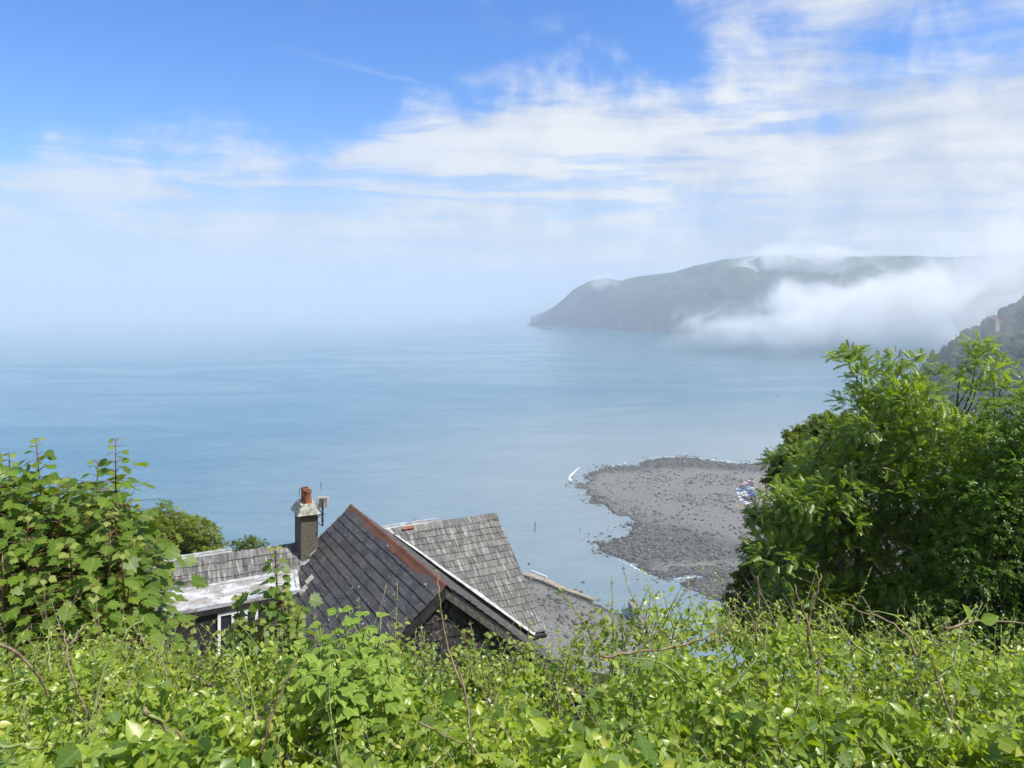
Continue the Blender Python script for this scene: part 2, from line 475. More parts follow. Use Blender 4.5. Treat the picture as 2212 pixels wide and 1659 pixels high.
def terracotta():
    m, g = new_mat('terracotta_ridge')
    pos = g.n('ShaderNodeNewGeometry').outputs['Position']
    rv = rnd_value(g)
    n = g.noise(pos, 7.0, 7, 0.66, 0.4)
    n2 = g.noise(pos, 30.0, 5, 0.6)
    c = g.mix(rv, (0.125, 0.052, 0.036), (0.180, 0.082, 0.056))
    c = g.mix(g.ss(n, 0.48, 0.66, 0, 0.75), c, (0.085, 0.062, 0.05))
    c = g.mix(g.ss(n2, 0.60, 0.72, 0, 0.6), c, (0.36, 0.33, 0.27))
    p = principled(g, c, 0.85, 0.2, g.bump(n2, 0.4, 0.006))
    out(g, p.outputs[0])
    return m
M_TERRA = terracotta()
M_POT = simple('terracotta_pot', (0.165, 0.062, 0.034), (0.25, 0.10, 0.055), 9.0, 0.8, 0.2, 0.2)
M_LEAD = simple('white_lead', (0.21, 0.222, 0.235), (0.41, 0.43, 0.45), 6.0, 0.5, 0.4, 0.2)
M_MORTAR = simple('pale_mortar', (0.20, 0.19, 0.165), (0.52, 0.49, 0.43), 14.0, 0.95, 0.1, 0.6)
M_ROUGHCAST = None
def roughcast():
    m, g = new_mat('grey_roughcast')
    pos = g.n('ShaderNodeNewGeometry').outputs['Position']
    n = g.noise(pos, 38.0, 6, 0.7)
    b = g.noise(pos, 2.6, 5, 0.6)
    c = g.mix(g.ss(n, 0.35, 0.68), (0.060, 0.054, 0.044), (0.185, 0.168, 0.138))
    c = g.mix(g.ss(b, 0.60, 0.70, 0, 0.5), c, (0.20, 0.13, 0.04))
    c = g.mix(g.ss(b, 0.42, 0.32, 0, 0.6), c, (0.11, 0.11, 0.105))
    p = principled(g, c, 0.95, 0.1, g.bump(n, 0.9, 0.02))
    out(g, p.outputs[0])
    return m
M_ROUGHCAST = roughcast()
def flat_roof_mat():
    m, g = new_mat('worn_painted_flat_roof')
    hp, pos = house_pos(g)
    n = g.noise(g.map(hp, scale=(1.0, 2.2, 1)), 1.6, 8, 0.68, 0.8)
    f = g.noise(pos, 24.0, 5, 0.6)
    c = g.mix(g.ss(g.m('ADD', n, g.m('MULTIPLY', g.m('SUBTRACT', f, 0.5), 0.3)), 0.40, 0.60), (0.19, 0.178, 0.168), (0.40, 0.415, 0.44))
    k = g.noise(g.map(hp, loc=(4.2, 1, 0)), 2.4, 6, 0.6, 0.4)
    c = g.mix(g.ss(k, 0.72, 0.76), c, (0.03, 0.03, 0.03))
    p = principled(g, c, 0.6, 0.35, g.bump(n, 0.2, 0.01))
    out(g, p.outputs[0])
    return m
M_FLAT = flat_roof_mat()
M_WHITE = simple('white_paint', (0.66, 0.68, 0.70), (0.78, 0.79, 0.80), 5.0, 0.45, 0.4, 0.0)
M_FASCIA = simple('dark_fascia', (0.018, 0.018, 0.02), (0.035, 0.035, 0.038), 8.0, 0.6, 0.3, 0.1)
M_TIMBER = simple('grey_weathered_timber', (0.05, 0.046, 0.042), (0.13, 0.125, 0.115), 18.0, 0.85, 0.2, 0.4)
M_BLACK = simple('black_metal', (0.012, 0.012, 0.013), (0.03, 0.03, 0.03), 12.0, 0.5, 0.4, 0.0)
M_RUST = simple('rusty_bracket', (0.12, 0.025, 0.018), (0.20, 0.055, 0.03), 18.0, 0.7, 0.3, 0.2)
M_PANEL = simple('pale_plastic_panel', (0.46, 0.44, 0.43), (0.56, 0.54, 0.53), 10.0, 0.5, 0.4, 0.0)
def glass_mat():
    m, g = new_mat('window_glass')
    p = principled(g, (0.02, 0.03, 0.035), 0.05, 0.6)
    out(g, p.outputs[0])
    return m
M_GLASS = glass_mat()

# ================================================================== the house
HZ = 138.0
HO = Vector((-4.58, 22.0, HZ))
house = empty('house', HO, R(HROT))
tag(house, 'slate-roofed house below the hedge with terracotta-ridged dark gable and chimney', 'house')
HMW = Matrix.Translation(HO) @ Matrix.Rotation(R(HROT), 4, 'Z')
ZA, ZM, KA, KM = 5.94, 5.10, 0.84, 0.80
UF = -6.83            # front end of the cross gable
VE, TE = 4.15, 3.06   # eaves
VL, VR = -5.75, 4.60  # ends of the main roof

def box_bm(bm, x0, x1, y0, y1, z0, z1):
    vs = [bm.verts.new((x, y, z)) for z in (z0, z1) for y in (y0, y1) for x in (x0, x1)]
    for f in ((0, 2, 3, 1), (4, 5, 7, 6), (0, 1, 5, 4), (2, 6, 7, 3), (0, 4, 6, 2), (1, 3, 7, 5)):
        bm.faces.new([vs[i] for i in f])
def prism_bm(bm, loop, off):
    a = [bm.verts.new(p) for p in loop]
    b = [bm.verts.new(Vector(p) + Vector(off)) for p in loop]
    n = len(loop)
    bm.faces.new(a[::-1]); bm.faces.new(b)
    for i in range(n):
        bm.faces.new((a[i], a[(i + 1) % n], b[(i + 1) % n], b[i]))
    bmesh.ops.recalc_face_normals(bm, faces=bm.faces)

def clip_poly(poly, a, b, c):
    """keep a*x + b*y <= c"""
    res = []
    for i in range(len(poly)):
        p, q = poly[i], poly[(i + 1) % len(poly)]
        dp, dq = a * p[0] + b * p[1] - c, a * q[0] + b * q[1] - c
        if dp <= 0: res.append(p)
        if (dp < 0 < dq) or (dq < 0 < dp):
            t = dp / (dp - dq)
            res.append((p[0] + (q[0] - p[0]) * t, p[1] + (q[1] - p[1]) * t))
    return res
def area(poly):
    return abs(sum(poly[i][0] * poly[(i + 1) % len(poly)][1] - poly[(i + 1) % len(poly)][0] * poly[i][1] for i in range(len(poly)))) / 2

def to_photo(p):
    return CX + F * p.x / p.y, HY + F * (H - p.z) / p.y

SLATES = []
class Plane:
    """a roof or wall plane: o + a*A + s*S, normal N"""
    def __init__(self, o, A, S):
        self.o, self.A, self.S = Vector(o), Vector(A).normalized(), Vector(S).normalized()
        self.N = self.A.cross(self.S)
        if self.N.z < 0: self.N = -self.N
    def p(self, a, s, n=0.0):
        n += .012 * math.sin(a * 1.1 + s * .7) + .010 * math.sin(a * 2.3 - s * 1.6)
        return self.o + self.A * a + self.S * s + self.N * n
def lay_slates(pl, a0, a1, s0, s1, gauge, width, clips, mat, part, name='slate', visible=None, jitter=0.012, ragged=0.0, holes=None):
    r = random.Random(int(a0 * 100 + s1 * 77))
    rows = int(math.ceil((s1 - s0) / gauge))
    for i in range(rows):
        st = s0 + i * gauge
        x = a0 - (i % 2) * width / 2 - r.random() * 0.05
        while x < a1:
            w = width * (1 + r.uniform(-0.14, 0.14))
            j = r.uniform(-jitter, jitter)
            sb = st + gauge + j + (r.uniform(-ragged, ragged) if ragged else 0) + (r.uniform(.02, .05) if r.random() < .015 else 0)
            sb = min(sb, s1 + 0.02)
            poly = [(x + 0.005, st - gauge * 0.18), (x + w - 0.005, st - gauge * 0.18), (x + w - 0.005 , sb + r.uniform(-.006, .006)), (x + 0.005, sb + r.uniform(-.006, .006))]
            poly = clip_poly(poly, -1, 0, -a0); 
            if poly: poly = clip_poly(poly, 1, 0, a1)
            for c in clips:
                if poly: poly = clip_poly(poly, *c)
            x += w
            if len(poly) < 3 or area(poly) < 0.004: continue
            ca = sum(p[0] for p in poly) / len(poly); cs = sum(p[1] for p in poly) / len(poly)
            if holes and any(h[0] < ca < h[1] and h[2] < cs < h[3] for h in holes): continue
            thick = 0.014 + r.uniform(-0.003, 0.005)
            tilt = r.uniform(-0.003, 0.003)
            top_, bot_ = [], []
            for (a, s) in poly:
                k = (s - (st - gauge * 0.18)) / (gauge * 1.2)
                lift = 0.004 + 0.024 * k + tilt * (a - ca) / width * 2
                top_.append(pl.p(a, s, lift + thick)); bot_.append(pl.p(a, s, lift))
            c3 = pl.p(ca, cs, 0.0)
            q = [to_photo(HMW @ v) for v in top_]
            sz = area(q)
            vis = visible is None or visible(ca, cs, sum(p[0] for p in q) / len(q), sum(p[1] for p in q) / len(q))
            SLATES.append(dict(c=c3, top=top_, bot=bot_, size=sz if vis else sz * 1e-3, mat=mat, part=part, name=name))
def flush_slates(limit):
    global SLATES
    SLATES.sort(key=lambda d: -d['size'])
    rest = {}
    for k, d in enumerate(SLATES):
        n = len(d['top'])
        fc = [tuple(range(n)), tuple(range(2 * n - 1, n - 1, -1))] + [(i, i + n, (i + 1) % n + n, (i + 1) % n) for i in range(n)]
        if (d['top'][1] - d['top'][0]).cross(d['top'][2] - d['top'][0]).z < 0:
            fc = [f[::-1] for f in fc]
        if k < limit:
            V = [v - d['c'] for v in d['top']] + [v - d['c'] for v in d['bot']]
            o = mesh_obj(d['name'], V, fc, d['mat'], d['part'])
            o.location = d['c']
        else:
            L = rest.setdefault((d['part'].name, d['mat'].name), dict(V=[], F=[], r=[], d=d))
            b = len(L['V'])
            L['V'] += d['top'] + d['bot']
            L['F'] += [tuple(b + i for i in f) for f in fc]
            L['r'] += [random.random()] * (2 * n)
    for L in rest.values():
        o = mesh_obj(L['d']['name'] + 's', L['V'], L['F'], L['d']['mat'], L['d']['part'])
        at_ = o.data.attributes.new('rnd', 'FLOAT', 'POINT')
        at_.data.foreach_set('value', L['r'])
        tag(o, kind='stuff')
    SLATES = []

def deck(name, pts, thick, mat):
    bm = bmesh.new()
    prism_bm(bm, pts, (0, 0, -thick))
    return bm_obj(name, bm, mat, house)

def build_house():
    ca, cm = 1 / math.hypot(1, KA), 1 / math.hypot(1, KM)
    # ---------------- walls
    bm = bmesh.new()
    zt = lambda v: ZA - KA * abs(v) - 0.10
    prism_bm(bm, [(-3.75, UF + .22, -3), (3.75, UF + .22, -3), (3.75, UF + .22, zt(3.75)), (0, UF + .22, zt(0)), (-3.75, UF + .22, zt(-3.75))], (0, -UF - .30, 0))
    o = bm_obj('gable_wall', bm, M_SLATE_WALL, house)
    gable = o
    bm = bmesh.new()
    zm = lambda t: ZM - KM * abs(t) - 0.10
    prism_bm(bm, [(VL + .15, -.70, -3), (VL + .15, 2.6, -3), (VL + .15, 2.6, zm(2.6)), (VL + .15, 0, zm(0)), (VL + .15, -.70, zm(.70))], (-1.0 - VL - .152, 0, 0))
    prism_bm(bm, [(-1.0, -TE + .3, -3), (-1.0, 2.6, -3), (-1.0, 2.6, zm(2.6)), (-1.0, 0, zm(0)), (-1.0, -TE + .3, zm(TE - .3))], (VR - .15 + 1.0, 0, 0))
    bm_obj('main_wall', bm, M_ROUGHCAST, house)
    # ---------------- roof decks
    th = 0.06
    gl = deck('gable_roof', [(0, 0.04, ZA), (0, UF, ZA), (-VE, UF, ZA - KA * VE), (-VE, 0.04, ZA - KA * VE)], th, M_FASCIA)
    gr = deck('gable_roof', [(0, 0.04, ZA), (1.0, 0.04, ZA - KA), (VE, -TE, ZA - KA * VE), (VE, UF, ZA - KA * VE), (0, UF, ZA)], th, M_FASCIA)
    mr = deck('main_roof', [(1.05, 0, ZM), (VE, -TE, ZM - KM * TE), (VR, -TE, ZM - KM * TE), (VR, 0, ZM)], th, M_FASCIA)
    wr = deck('wing_roof', [(VL, 0, ZM), (VL, -TE, ZM - KM * TE), (-4.96, -TE, ZM - KM * TE), (-4.96, -.72, ZM - KM * .72), (-1.72, -.72, ZM - KM * .72), (-1.0, 0, ZM)], th, M_FASCIA)
    deck('rear_roof', [(VL, 0.01, ZM - .002), (VR, 0.01, ZM - .002), (VR, 2.9, ZM - KM * 2.9), (VL, 2.9, ZM - KM * 2.9)], th, M_SLATE_GREY)
    # ---------------- slates
    g = 0.217
    visA = lambda a, s, px, py: py < 1425 and not (px > 520 and px < 655 and py > 1290 and a < 1.5)
    pl = Plane((0, 0.05, ZA), (0, -1, 0), (-ca, 0, -KA * ca))
    lay_slates(pl, 0, 0.05 - UF, 0.06, VE / ca, g, 0.31, [], M_SLATE_DARK, gl, visible=visA, jitter=.005)
    pr = Plane((0, 0.05, ZA), (0, -1, 0), (ca, 0, -KA * ca))
    # valley with the main roof: plan point (1.05 + t, -t) -> a = t + .05, s = (1.05 + t)/ca
    lay_slates(pr, 0, 0.05 - UF, 0.06, VE / ca, g, 0.31, [(-1.0, ca, 1.05 - 0.05 + 0.02)], M_SLATE_DARK, gr, visible=lambda *q: False)
    pm = Plane((0, 0, ZM), (1, 0, 0), (0, -cm, -KM * cm))
    lay_slates(pm, 1.0, VR + .03, 0.0, TE / cm, g, 0.30, [(-1.0, cm, -1.05 - 0.10)], M_SLATE_GREY, mr, jitter=0.015)
    lay_slates(pm, VL - .03, -0.9, 0.0, TE / cm, g, 0.30, [(1.0, cm, -0.98)], M_SLATE_GREY, wr, jitter=0.02,
               visible=lambda a, s, px, py: py < 1400 and not (a > -5.05 and s * cm > 0.66), holes=[(-4.98, -1.0, 0.72 / cm, 9.0)])
    # ---------------- ridge tiles
    n = 15
    L = (0.10 - UF) / n
    for i in range(n):
        u0 = 0.07 - i * L
        sec = []
        hw, tk = 0.155, 0.016
        for (k, z) in ((-1, -KA * hw + .035), (-0.5, -KA * hw * .5 + .045), (-0.16, .048), (0, .062), (0.16, .048), (0.5, -KA * hw * .5 + .045), (1, -KA * hw + .035)):
            sec.append((k * hw, z))
        V, Fc = [], []
        c = Vector((0, u0 - L / 2, ZA + random.uniform(-.006, .008)))
        for uu, sc_ in ((L / 2 + .012, 1.06), (L / 2 - .05, 1.06), (L / 2 - .052, 1.0), (-L / 2, 1.0)):
            for off in (0, -tk):
                for (a, z) in sec:
                    V.append((a * sc_, uu, z * 1 + (sc_ - 1) * .2 + off))
        m_ = len(sec)
        for q in range(3):
            for k in range(m_ - 1):
                a = q * 2 * m_ + k; b = a + 2 * m_
                Fc.append((a, a + 1, b + 1, b)); Fc.append((a + m_, b + m_, b + m_ + 1, a + m_ + 1))
            for k in (0, m_ - 1):
                a = q * 2 * m_ + k; b = a + 2 * m_
                Fc.append((a, b, b + m_, a + m_))
        for q in (0, 3):
            for k in range(m_ - 1):
                a = q * 2 * m_ + k
                Fc.append((a, a + m_, a + m_ + 1, a + 1))
        o = mesh_obj('ridge_tile', V, Fc, M_TERRA, gl)
        o.location = c
        o.rotation_euler = (random.uniform(-.008, .008), 0, random.uniform(-.012, .012))
    # ---------------- ridge slates of the main roof
    def ridge_row(v0, v1, part, mat):
        v = v0
        while v < v1 - 0.05:
            w = min(0.46 * random.uniform(.9, 1.1), v1 - v)
            bm = bmesh.new()
            lift = .042 + random.uniform(-.004, .006)
            s1 = 0.17 + random.uniform(-.012, .012)
            prism_bm(bm, [(0.004, 0.02, lift), (w - .004, 0.02, lift), (w - .004, -s1, lift - KM * s1), (.004, -s1, lift - KM * s1)], (0, 0, 0.014))
            prism_bm(bm, [(0.004, 0.022, lift - .003), (w - .004, 0.022, lift - .003), (w - .004, .19, lift - KM * .19), (.004, .19, lift - KM * .19)], (0, 0, 0.014))
            o = bm_obj('ridge_slate', bm, mat, part)
            o.location = (v, 0, ZM)
            v += w
    ridge_row(1.0, VR + .04, mr, M_SLATE_GREY)
    ridge_row(VL - .04, -1.45, wr, M_SLATE_GREY)
    # orange lichened patch of tile on the main ridge
    bm = bmesh.new()
    box_bm(bm, 1.50, 1.86, -.115, -.03, -.005, .012)
    bmesh.ops.rotate(bm, verts=bm.verts, cent=(1.68, -.07, 0), matrix=Matrix.Rotation(math.atan(KM), 3, 'X'))
    o = bm_obj('patch_tile', bm, M_POT, mr); o.location = (0, -.03, ZM + .035)
    tag(o, 'orange broken tile patched into the grey ridge')
    # ---------------- valley gutter, mortar fillets, lead
    def strip(name, pts, w, mat, part, lift=.05, thick=.012, wob=0.0, ups=(0, 0, 1)):
        pts = [Vector(p) + Vector((random.gauss(0, .008), random.gauss(0, .008), 0)) for p in pts]
        V, Fc = [], []
        for i, p in enumerate(pts):
            p = Vector(p)
            d = Vector(pts[min(i + 1, len(pts) - 1)]) - Vector(pts[max(i - 1, 0)])
            side = d.cross(Vector(ups)).normalized()
            ww = w * (1 + random.uniform(-wob, wob))
            for k, dz in ((-.5, 0), (.5, 0), (.5, -thick), (-.5, -thick)):
                V.append(p + side * ww * k + Vector(ups).normalized() * (lift + dz))
        for i in range(len(pts) - 1):
            for k in range(4):
                a = i * 4 + k; b = i * 4 + (k + 1) % 4
                Fc.append((a, b, b + 4, a + 4))
        Fc += [(3, 2, 1, 0), tuple(len(V) - 4 + k for k in range(4))]
        return mesh_obj(name, V, Fc, mat, part)
    nm = (0, -KM * cm, cm)   # normal of the main slope
    vp = [(1.05 + t + .07, -t - .0, ZM - KM * t) for t in np.linspace(-.05, TE + .05, 14)]
    strip('valley_lead', vp, 0.095, M_LEAD, mr, .045, .015, 0.35, nm)
    vp = [(1.05 + t - .08, -t, ZM - KM * t + .03) for t in np.linspace(.9, 1.9, 6)]
    vp2 = [(-0.97 - t, -t, ZM - KM * t) for t in np.linspace(-.0, 0.75, 12)]
    strip('mortar_fillet', vp2, 0.075, M_MORTAR, gl, .045, .03, 0.75)
    bv = [(-v, .05, ZA - KA * v) for v in np.linspace(0.1, 1.2, 16)]
    strip('verge_mortar', bv, 0.07, M_MORTAR, gl, .03, .05, 0.4)
    # loose white lead flap at the valley above the dormer
    bm = bmesh.new()
    prism_bm(bm, [(-1.62, -.50, 4.66), (-1.40, -.62, 4.86), (-1.34, -.74, 4.87), (-1.50, -.70, 4.74)], (0, 0, .012))
    bm_obj('lead_flap', bm, M_LEAD, gl)
    bm = bmesh.new()
    prism_bm(bm, [(-1.62, -.40, 4.66), (-2.02, -.60, 4.56), (-2.02, -.63, 4.56), (-1.62, -.45, 4.66)], (0, 0, .012))
    bm_obj('lead_flap', bm, M_LEAD, gl)
    # pale patched slates beside the dormer
    for (v, u, w) in ((-1.20, -.42, .2), (-1.55, -1.62, .26), (-1.75, -1.78, .26)):
        bm = bmesh.new()
        c = pl.p(0.05 - u, -v / ca, .034)
        q = [c + pl.A * (i * w / 2) + pl.S * (j * .12) for (i, j) in ((-1, -1), (1, -1), (1, 1), (-1, 1))]
        prism_bm(bm, q, pl.N * .012)
        tag(bm_obj('patch_slate', bm, M_LEAD if w < .25 else M_MORTAR, gl), 'pale grey patched slate on the dark gable slope')
    # ---------------- verges and barge boards of the front gable
    for s in (-1, 1):
        a, b = (0, UF - .004, ZA - .064), (s * VE, UF - .004, ZA - KA * VE - .064)
        bm = bmesh.new()
        prism_bm(bm, [a, b, (b[0], b[1], b[2] - .17), (a[0], a[1], a[2] - .17)], (0, .03, 0))
        bm_obj('barge_board', bm, M_TIMBER if s > 0 else M_FASCIA, house)
    # end verge of the main roof
    bm = bmesh.new()
    prism_bm(bm, [(VR - .03, 0, ZM - .064), (VR - .03, -TE, ZM - KM * TE - .064), (VR - .03, -TE, ZM - KM * TE - .2), (VR - .03, 0, ZM - .2)], (.03, 0, 0))
    bm_obj('barge_board', bm, M_FASCIA, house)
    bm = bmesh.new()
    box_bm(bm, 3.7, VR, -TE - .10, -TE + .0, ZM - KM * TE - .16, ZM - KM * TE - .07)
    bm_obj('gutter', bm, M_FASCIA, house)
    bm = bmesh.new()
    box_bm(bm, 4.22, 4.30, -TE + .02, -TE + .10, -3, ZM - KM * TE - .17)
    bm_obj('downpipe', bm, M_RUST, house)
    # ---------------- slate-hung front gable
    pw = Plane((0, UF + .215, ZA - .35), (1, 0, 0), (0, 0, -1))
    pw.N = Vector((0, -1, 0))
    kA = KA
    lay_slates(pw, -2.6, 2.9, 0.0, 2.6, 0.20, 0.24, [(kA, -1.0, 0.12), (-kA, -1.0, 0.12)], M_SLATE_WALL, gable, name='wall_slate', jitter=.012, ragged=.035,
               holes=[(0.95, 2.15, 2.05, 3.4)])
    # ---------------- front window under the gable
    def window(v0, v1, z0, z1, u, bars, group=None):
        w = empty('window', ((v0 + v1) / 2, u, z0), 0, house)
        hw, hh = (v1 - v0) / 2, z1 - z0
        bm = bmesh.new()
        fw = .07
        box_bm(bm, -hw, hw, -.05, .03, 0, fw); box_bm(bm, -hw, hw, -.05, .03, hh - fw, hh)
        box_bm(bm, -hw, -hw + fw, -.048, .03, fw, hh - fw); box_bm(bm, hw - fw, hw, -.048, .03, fw, hh - fw)
        for b in bars:
            box_bm(bm, -hw + b * 2 * hw - .03, -hw + b * 2 * hw + .03, -.045, .03, fw, hh - fw)
        bm_obj('frame', bm, M_WHITE, w)
        bm = bmesh.new()
        box_bm(bm, -hw + fw, hw - fw, -.012, .0, fw, hh - fw)
        bm_obj('pane', bm, M_GLASS, w)
        bm = bmesh.new()
        box_bm(bm, -hw - .06, hw + .06, -.11, .02, -.05, -.003)
        bm_obj('sill', bm, M_WHITE, w)
        return w
    window(1.05, 2.05, 2.0, 3.42, UF + .20, [0.62])
    # ---------------- front dormer with flat roof
    d = empty('dormer', (0, 0, 0), 0, house)
    z0, z1 = 4.56, 4.36
    bm = bmesh.new()
    v0, v1, ub, uf = -5.05, -1.72, -.62, -1.62
    prism_bm(bm, [(v0, ub, z0), (v1 + .04, ub, z0), (v1 - .08, uf, z1), (v0 + .06, uf, z1)], (0, 0, .06))
    bm_obj('flat_roof', bm, M_FLAT, d)
    bm = bmesh.new()    # raised white kerbs round the flat roof
    zk = .063
    prism_bm(bm, [(v0 + .06, uf + .0, z1 + .06), (v1 - .08, uf, z1 + .06), (v1 - .08, uf + .09, z1 + .078), (v0 + .06, uf + .09, z1 + .078)], (0, 0, .03))
    prism_bm(bm, [(v0, ub - .12, z0 + .036), (v1 + .03, ub - .12, z0 + .036), (v1 + .04, ub, z0 + .063), (v0, ub, z0 + .063)], (0, 0, .025))
    prism_bm(bm, [(v0 + .055, uf + .092, z1 + .078), (v0 + .14, uf + .092, z1 + .078), (v0 + .09, ub - .122, z0 + .036), (v0 + .005, ub - .122, z0 + .036)], (0, 0, .028))
    prism_bm(bm, [(v1 - .17, uf + .092, z1 + .078), (v1 - .08, uf + .092, z1 + .078), (v1 + .03, ub - .122, z0 + .036), (v1 - .06, ub - .122, z0 + .036)], (0, 0, .028))
    bm_obj('kerb', bm, M_LEAD, d)
    bm = bmesh.new()
    box_bm(bm, v0 + .07, v1 - .09, uf + .003, uf + .04, z1 - .13, z1 - .003)
    bm_obj('fascia', bm, M_FASCIA, d)
    bm = bmesh.new()
    prism_bm(bm, [(v0 + .12, ub - .02, z0 - .10), (v0 + .12, uf + .12, z1 - .003), (v0 + .12, uf + .12, 1.0), (v0 + .12, ub - .02, 1.0)], (.05, 0, 0))
    bm_obj('cheek', bm, M_FASCIA, d)
    bm = bmesh.new()
    box_bm(bm, v0 + .18, v1 - .3, uf + .10, uf + .2, -2.5, z1 - .005)
    bm_obj('front_wall', bm, M_FASCIA, d)
    window(-3.80, -2.85, 3.22, z1 - .16, uf + .09, [0.37, 0.70])
    # ---------------- rear dormers showing above the ridge
    for (a, b) in ((-5.0, -3.1), (1.35, 3.2)):
        rd = empty('rear_dormer', (0, 0, 0), 0, house)
        bm = bmesh.new()
        prism_bm(bm, [(a, .3, 4.86), (b, .3, 4.86), (b + .05, 1.5, 4.70), (a, 1.5, 4.70)], (0, 0, .05))
        bm_obj('flat_roof', bm, M_FLAT, rd)
        bm = bmesh.new()
        prism_bm(bm, [(a, 1.40, 4.765), (b + .05, 1.40, 4.765), (b + .05, 1.52, 4.755), (a, 1.52, 4.755)], (0, 0, .05))
        bm_obj('kerb', bm, M_LEAD, rd)
        bm = bmesh.new()
        box_bm(bm, a + .08, b - .05, .5, 1.45, 2.5, 4.69)
        bm_obj('front_wall', bm, M_FASCIA, rd)
    # ---------------- chimney
    ch = empty('chimney', (-1.31, -.09, 4.2), 0, house)
    bm = bmesh.new()
    cw, cd, ct = .235, .36, 1.86
    box_bm(bm, -cw, cw, -cd, cd, -.6, ct)
    bmesh.ops.bevel(bm, geom=[e for e in bm.edges], offset=.012, segments=2, affect='EDGES')
    bm_obj('stack', bm, M_ROUGHCAST, ch)
    # slate skirts of the cap in two courses, a few slates each
    bm = bmesh.new()
    lay = [(ct - .05, .10, ct + .10, .0), (ct + .09, .02, ct + .22, -.09)]
    cap = bmesh.new()
    for zb, ob, zt_, ot in lay:
        for ax in range(4):
            hw = (cw, cd)[ax % 2 == 1] if False else (cw if ax % 2 == 0 else cd)
            hd = cd if ax % 2 == 0 else cw
            rot = Matrix.Rotation(ax * math.pi / 2, 3, 'Z')
            nsl = 2 if ax % 2 == 0 else 3
            for k in range(nsl):
                f0, f1 = -1 + 2 * k / nsl, -1 + 2 * (k + 1) / nsl
                b = [Vector((f0 * (hw + ob) + .003, -(hd + ob), zb)), Vector((f1 * (hw + ob) - .003, -(hd + ob), zb)),
                     Vector((f1 * (hw + ot), -(hd + ot), zt_)), Vector((f0 * (hw + ot), -(hd + ot), zt_))]
                dz = random.uniform(-.006, .006)
                tb = bmesh.new()
                prism_bm(tb, [rot @ (p + Vector((0, 0, dz))) for p in b], rot @ Vector((0, -.008, .012)))
                bm_obj('cap_slate', tb, M_CAP, ch)
    bm.free(); cap.free()
    bm = bmesh.new()
    box_bm(bm, -cw + .03, cw - .03, -cd + .06, cd - .06, ct + .0, ct + .215)
    bm_obj('flaunching', bm, M_MORTAR, ch)
    for k, (y, r0) in enumerate(((-.15, .115), (.17, .11))):
        prof = [(0, 1.08), (.02, 1.10), (.05, 1.0), (.22, .86), (.27, .86), (.275, 1.0), (.33, 1.02), (.335, .80), (.15, .78), (.15, 0.0)]
        V, Fc = [], []
        n = 20
        for (z, r) in prof:
            for i in range(n):
                a = 2 * math.pi * i / n
                V.append((r * r0 * math.cos(a), r * r0 * math.sin(a), z * 1.12))
        for i in range(len(prof) - 1):
            for q in range(n):
                a, b = i * n + q, i * n + (q + 1) % n
                Fc.append((a, b, b + n, a + n))
        o = mesh_obj('chimney_pot', V, Fc, M_POT, ch)
        o.location = (0.0, y, ct + .20)
    bm = bmesh.new()
    box_bm(bm, cw + .004, cw + .02, -cd, cd, -.32, -.02)
    bm_obj('flashing', bm, M_MORTAR, ch)
M_CAP = simple('mossy_cap_slate', (0.14, 0.145, 0.125), (0.34, 0.34, 0.31), 7.0, 0.8, 0.2, 0.3)
build_house()
flush_slates(330)

# ================================================================== panel antenna on the chimney
def tube(bm, pts, r0, r1=None, seg=6):
    r1 = r0 if r1 is None else r1
    rings = []
    n = len(pts)
    prev = None
    for i, p in enumerate(pts):
        p = Vector(p)
        d = (Vector(pts[min(i + 1, n - 1)]) - Vector(pts[max(i - 1, 0)]))
        if d.length < 1e-9: d = Vector((0, 0, 1))
        d.normalize()
        ref = prev if prev is not None else (Vector((0, 0, 1)) if abs(d.z) < .9 else Vector((1, 0, 0)))
        x = (ref - d * ref.dot(d))
        if x.length < 1e-5: x = d.orthogonal()
        x.normalize(); y = d.cross(x)
        prev = x
        r = r0 + (r1 - r0) * i / max(1, n - 1)
        rings.append([bm.verts.new(p + (x * math.cos(2 * math.pi * k / seg) + y * math.sin(2 * math.pi * k / seg)) * r) for k in range(seg)])
    for a, b in zip(rings, rings[1:]):
        for k in range(seg):
            bm.faces.new((a[k], a[(k + 1) % seg], b[(k + 1) % seg], b[k]))
    bm.faces.new(rings[0][::-1]); bm.faces.new(rings[-1])
